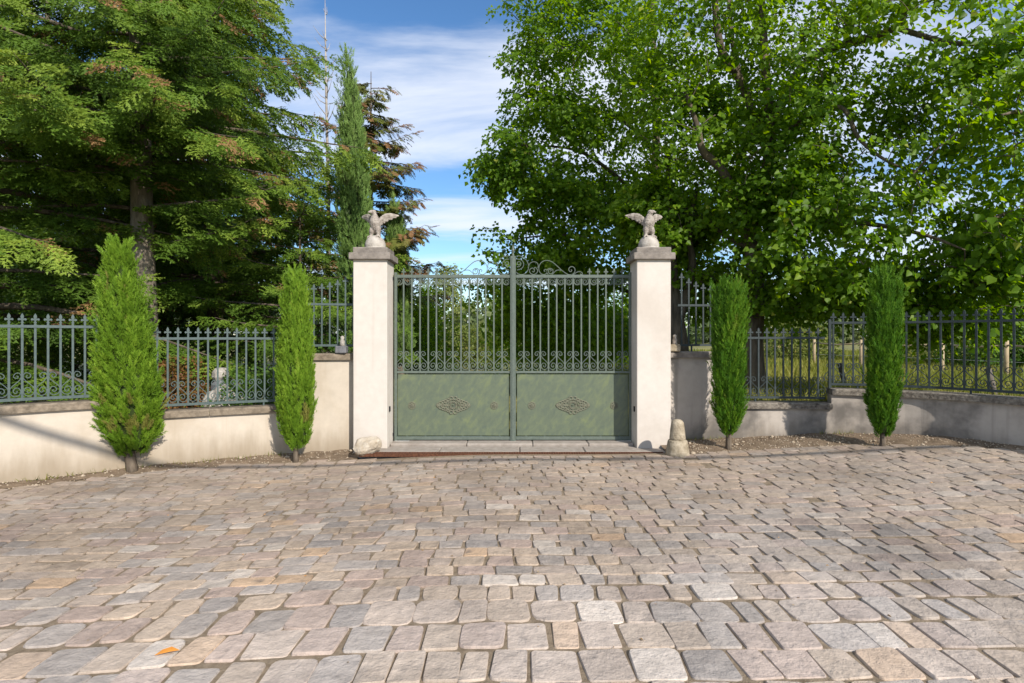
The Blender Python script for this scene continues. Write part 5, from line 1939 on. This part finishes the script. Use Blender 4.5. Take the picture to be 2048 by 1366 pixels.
for px, d, dx, lab in ((1693, 11.5, -.14, 'leaning weathered post behind the railing end post'), (1992, 9.6, -.13, 'leaning weathered post near the right edge of the meadow')):
    p = fp(px, d)
    o = MB().tube([(p[0], p[1], p[2] - .05), (p[0] + dx * .5, p[1], p[2] + .28), (p[0] + dx, p[1], p[2] + .55)], [.05, .047, .042], 8).build('old_post', M['old_wood'], None, True)
    tag(o, lab, 'post')

# weeds along the railing foot on the right
rng = np.random.default_rng(15)
xw = rng.uniform(4.5, 6.2, 900)
yw = wall_y(xw) + rng.uniform(.15, .5, 900)
P = np.stack([xw, yw, np.full(900, .5)], -1)
S = rng.uniform(.12, .42, 900)
v, tr, ti = scatter(blade, P, np.stack([rng.normal(0, .2, 900), rng.normal(0, .2, 900), np.ones(900)], -1), rng.normal(0, 1, (900, 3)), S, np.clip(rng.normal(.45, .2, 900), 0, 1), S * .35)
o = link('weeds', np_mesh('weeds', v, tr, (M['grass'],), {'tint': ti}))
tag(o, 'tall weeds growing along the back of the grimy wall', kind='stuff')

# far wood closing the view
rng = np.random.default_rng(6)
Ps, Ns, Ss, Tn = [], [], [], []
for k in range(130):
    x = -130 + 290 * (k + rng.random()) / 130
    y = rng.uniform(62, 88) + abs(x) * .1
    h = rng.uniform(2.6, 5.4) * (1.0 if x > -20 else 1.3)
    w = rng.uniform(3, 5.5)
    m_ = 420
    d = unit(rng.normal(0, 1, (m_, 3)))
    d[:, 1] = -np.abs(d[:, 1])
    p = np.array([x, y, h * .5 + 1.0]) + d * np.array([w, w * .8, h * .62]) * (.75 + .4 * NZ(d * 2 + k))[:, None]
    Ps.append(p); Ns.append(d + rng.normal(0, .4, (m_, 3))); Ss.append(rng.uniform(.35, .8, m_)); Tn.append(np.clip(rng.normal(.2 + .5 * rng.random(), .14, m_), 0, 1))
P, N, S, ti = map(np.concatenate, (Ps, Ns, Ss, Tn))
v, tr, tt = scatter(LEAF_LO, P, rng.normal(0, 1, P.shape), N, S, ti)
o = link('treeline', np_mesh('treeline', v, tr, (M['leaf_far'],), {'tint': tt}))
tag(o, 'hazy far wood along the horizon', kind='stuff')

rng = np.random.default_rng(35)
m_ = 1100
side_ = rng.random(m_) < .6
xw = np.where(side_, rng.uniform(2.1, 6.3, m_), rng.uniform(-6.3, -2.1, m_))
keepw = NZ(np.stack([xw * 1.8, xw * 0, xw * 0 + 4], -1)) > .45
xw = xw[keepw]
yw = wall_y(xw) - .14 - .10 * rng.random(len(xw)) ** 2
P = np.stack([xw, yw, court_z(xw, yw) + .02], -1)
S = rng.uniform(.03, .10, len(xw))
v, tr, ti = scatter(blade, P, np.stack([rng.normal(0, .5, len(xw)), rng.normal(-.2, .4, len(xw)), np.ones(len(xw))], -1), rng.normal(0, 1, (len(xw), 3)), S, np.clip(rng.normal(.35, .2, len(xw)), 0, 1), S * .7)
o = link('weeds', np_mesh('weeds', v, tr, (M['grass'],), {'tint': ti}))
tag(o, 'small weeds and grass tufts at the foot of the walls', kind='stuff')

# bits of dry leaf and straw caught in the joints
rng = np.random.default_rng(25)
m_ = 420
xl_ = rng.uniform(-5, 5.2, m_); yl_ = 2.3 + 4.9 * rng.random(m_) ** .8
P = np.stack([xl_, yl_, court_z(xl_, yl_) + .003], -1)
S = rng.uniform(.008, .028, m_)
A = np.stack([rng.normal(0, 1, m_), rng.normal(0, 1, m_), rng.normal(0, .12, m_)], -1)
v, tr, ti = scatter(LEAF_LO, P, A, np.stack([rng.normal(0, .25, m_), rng.normal(0, .25, m_), np.ones(m_)], -1), S, rng.random(m_), S * .6)
o = link('litter', np_mesh('litter', v, tr, (M['litter'],), {'tint': ti}))
tag(o, 'scraps of dry leaf and straw lying on the cobbles', kind='stuff')

# ------------------------------------------------------------------ overhead cable behind the viewer (its shadow crosses the court)
cz, cy = 6.2, -0.72
t = thing('utility_cable', (0, cy, cz), 'overhead bundle of cables between two poles behind the viewer', 'cable')
pts = [(x, cy + .02 * x, cz + .0012 * (x - 4) ** 2 - .06 * x * 0) for x in np.linspace(-16, 26, 30)]
MB().tube(pts, .042, 6).build('cable', M['black'], t, True)
for x in (-16, 26):
    MB().tube([(x, cy + .02 * x, -.2), (x, cy + .02 * x, cz + .0012 * (x - 4) ** 2 + .4)], [.12, .09], 10).build('pole', M['old_wood'], t, True)
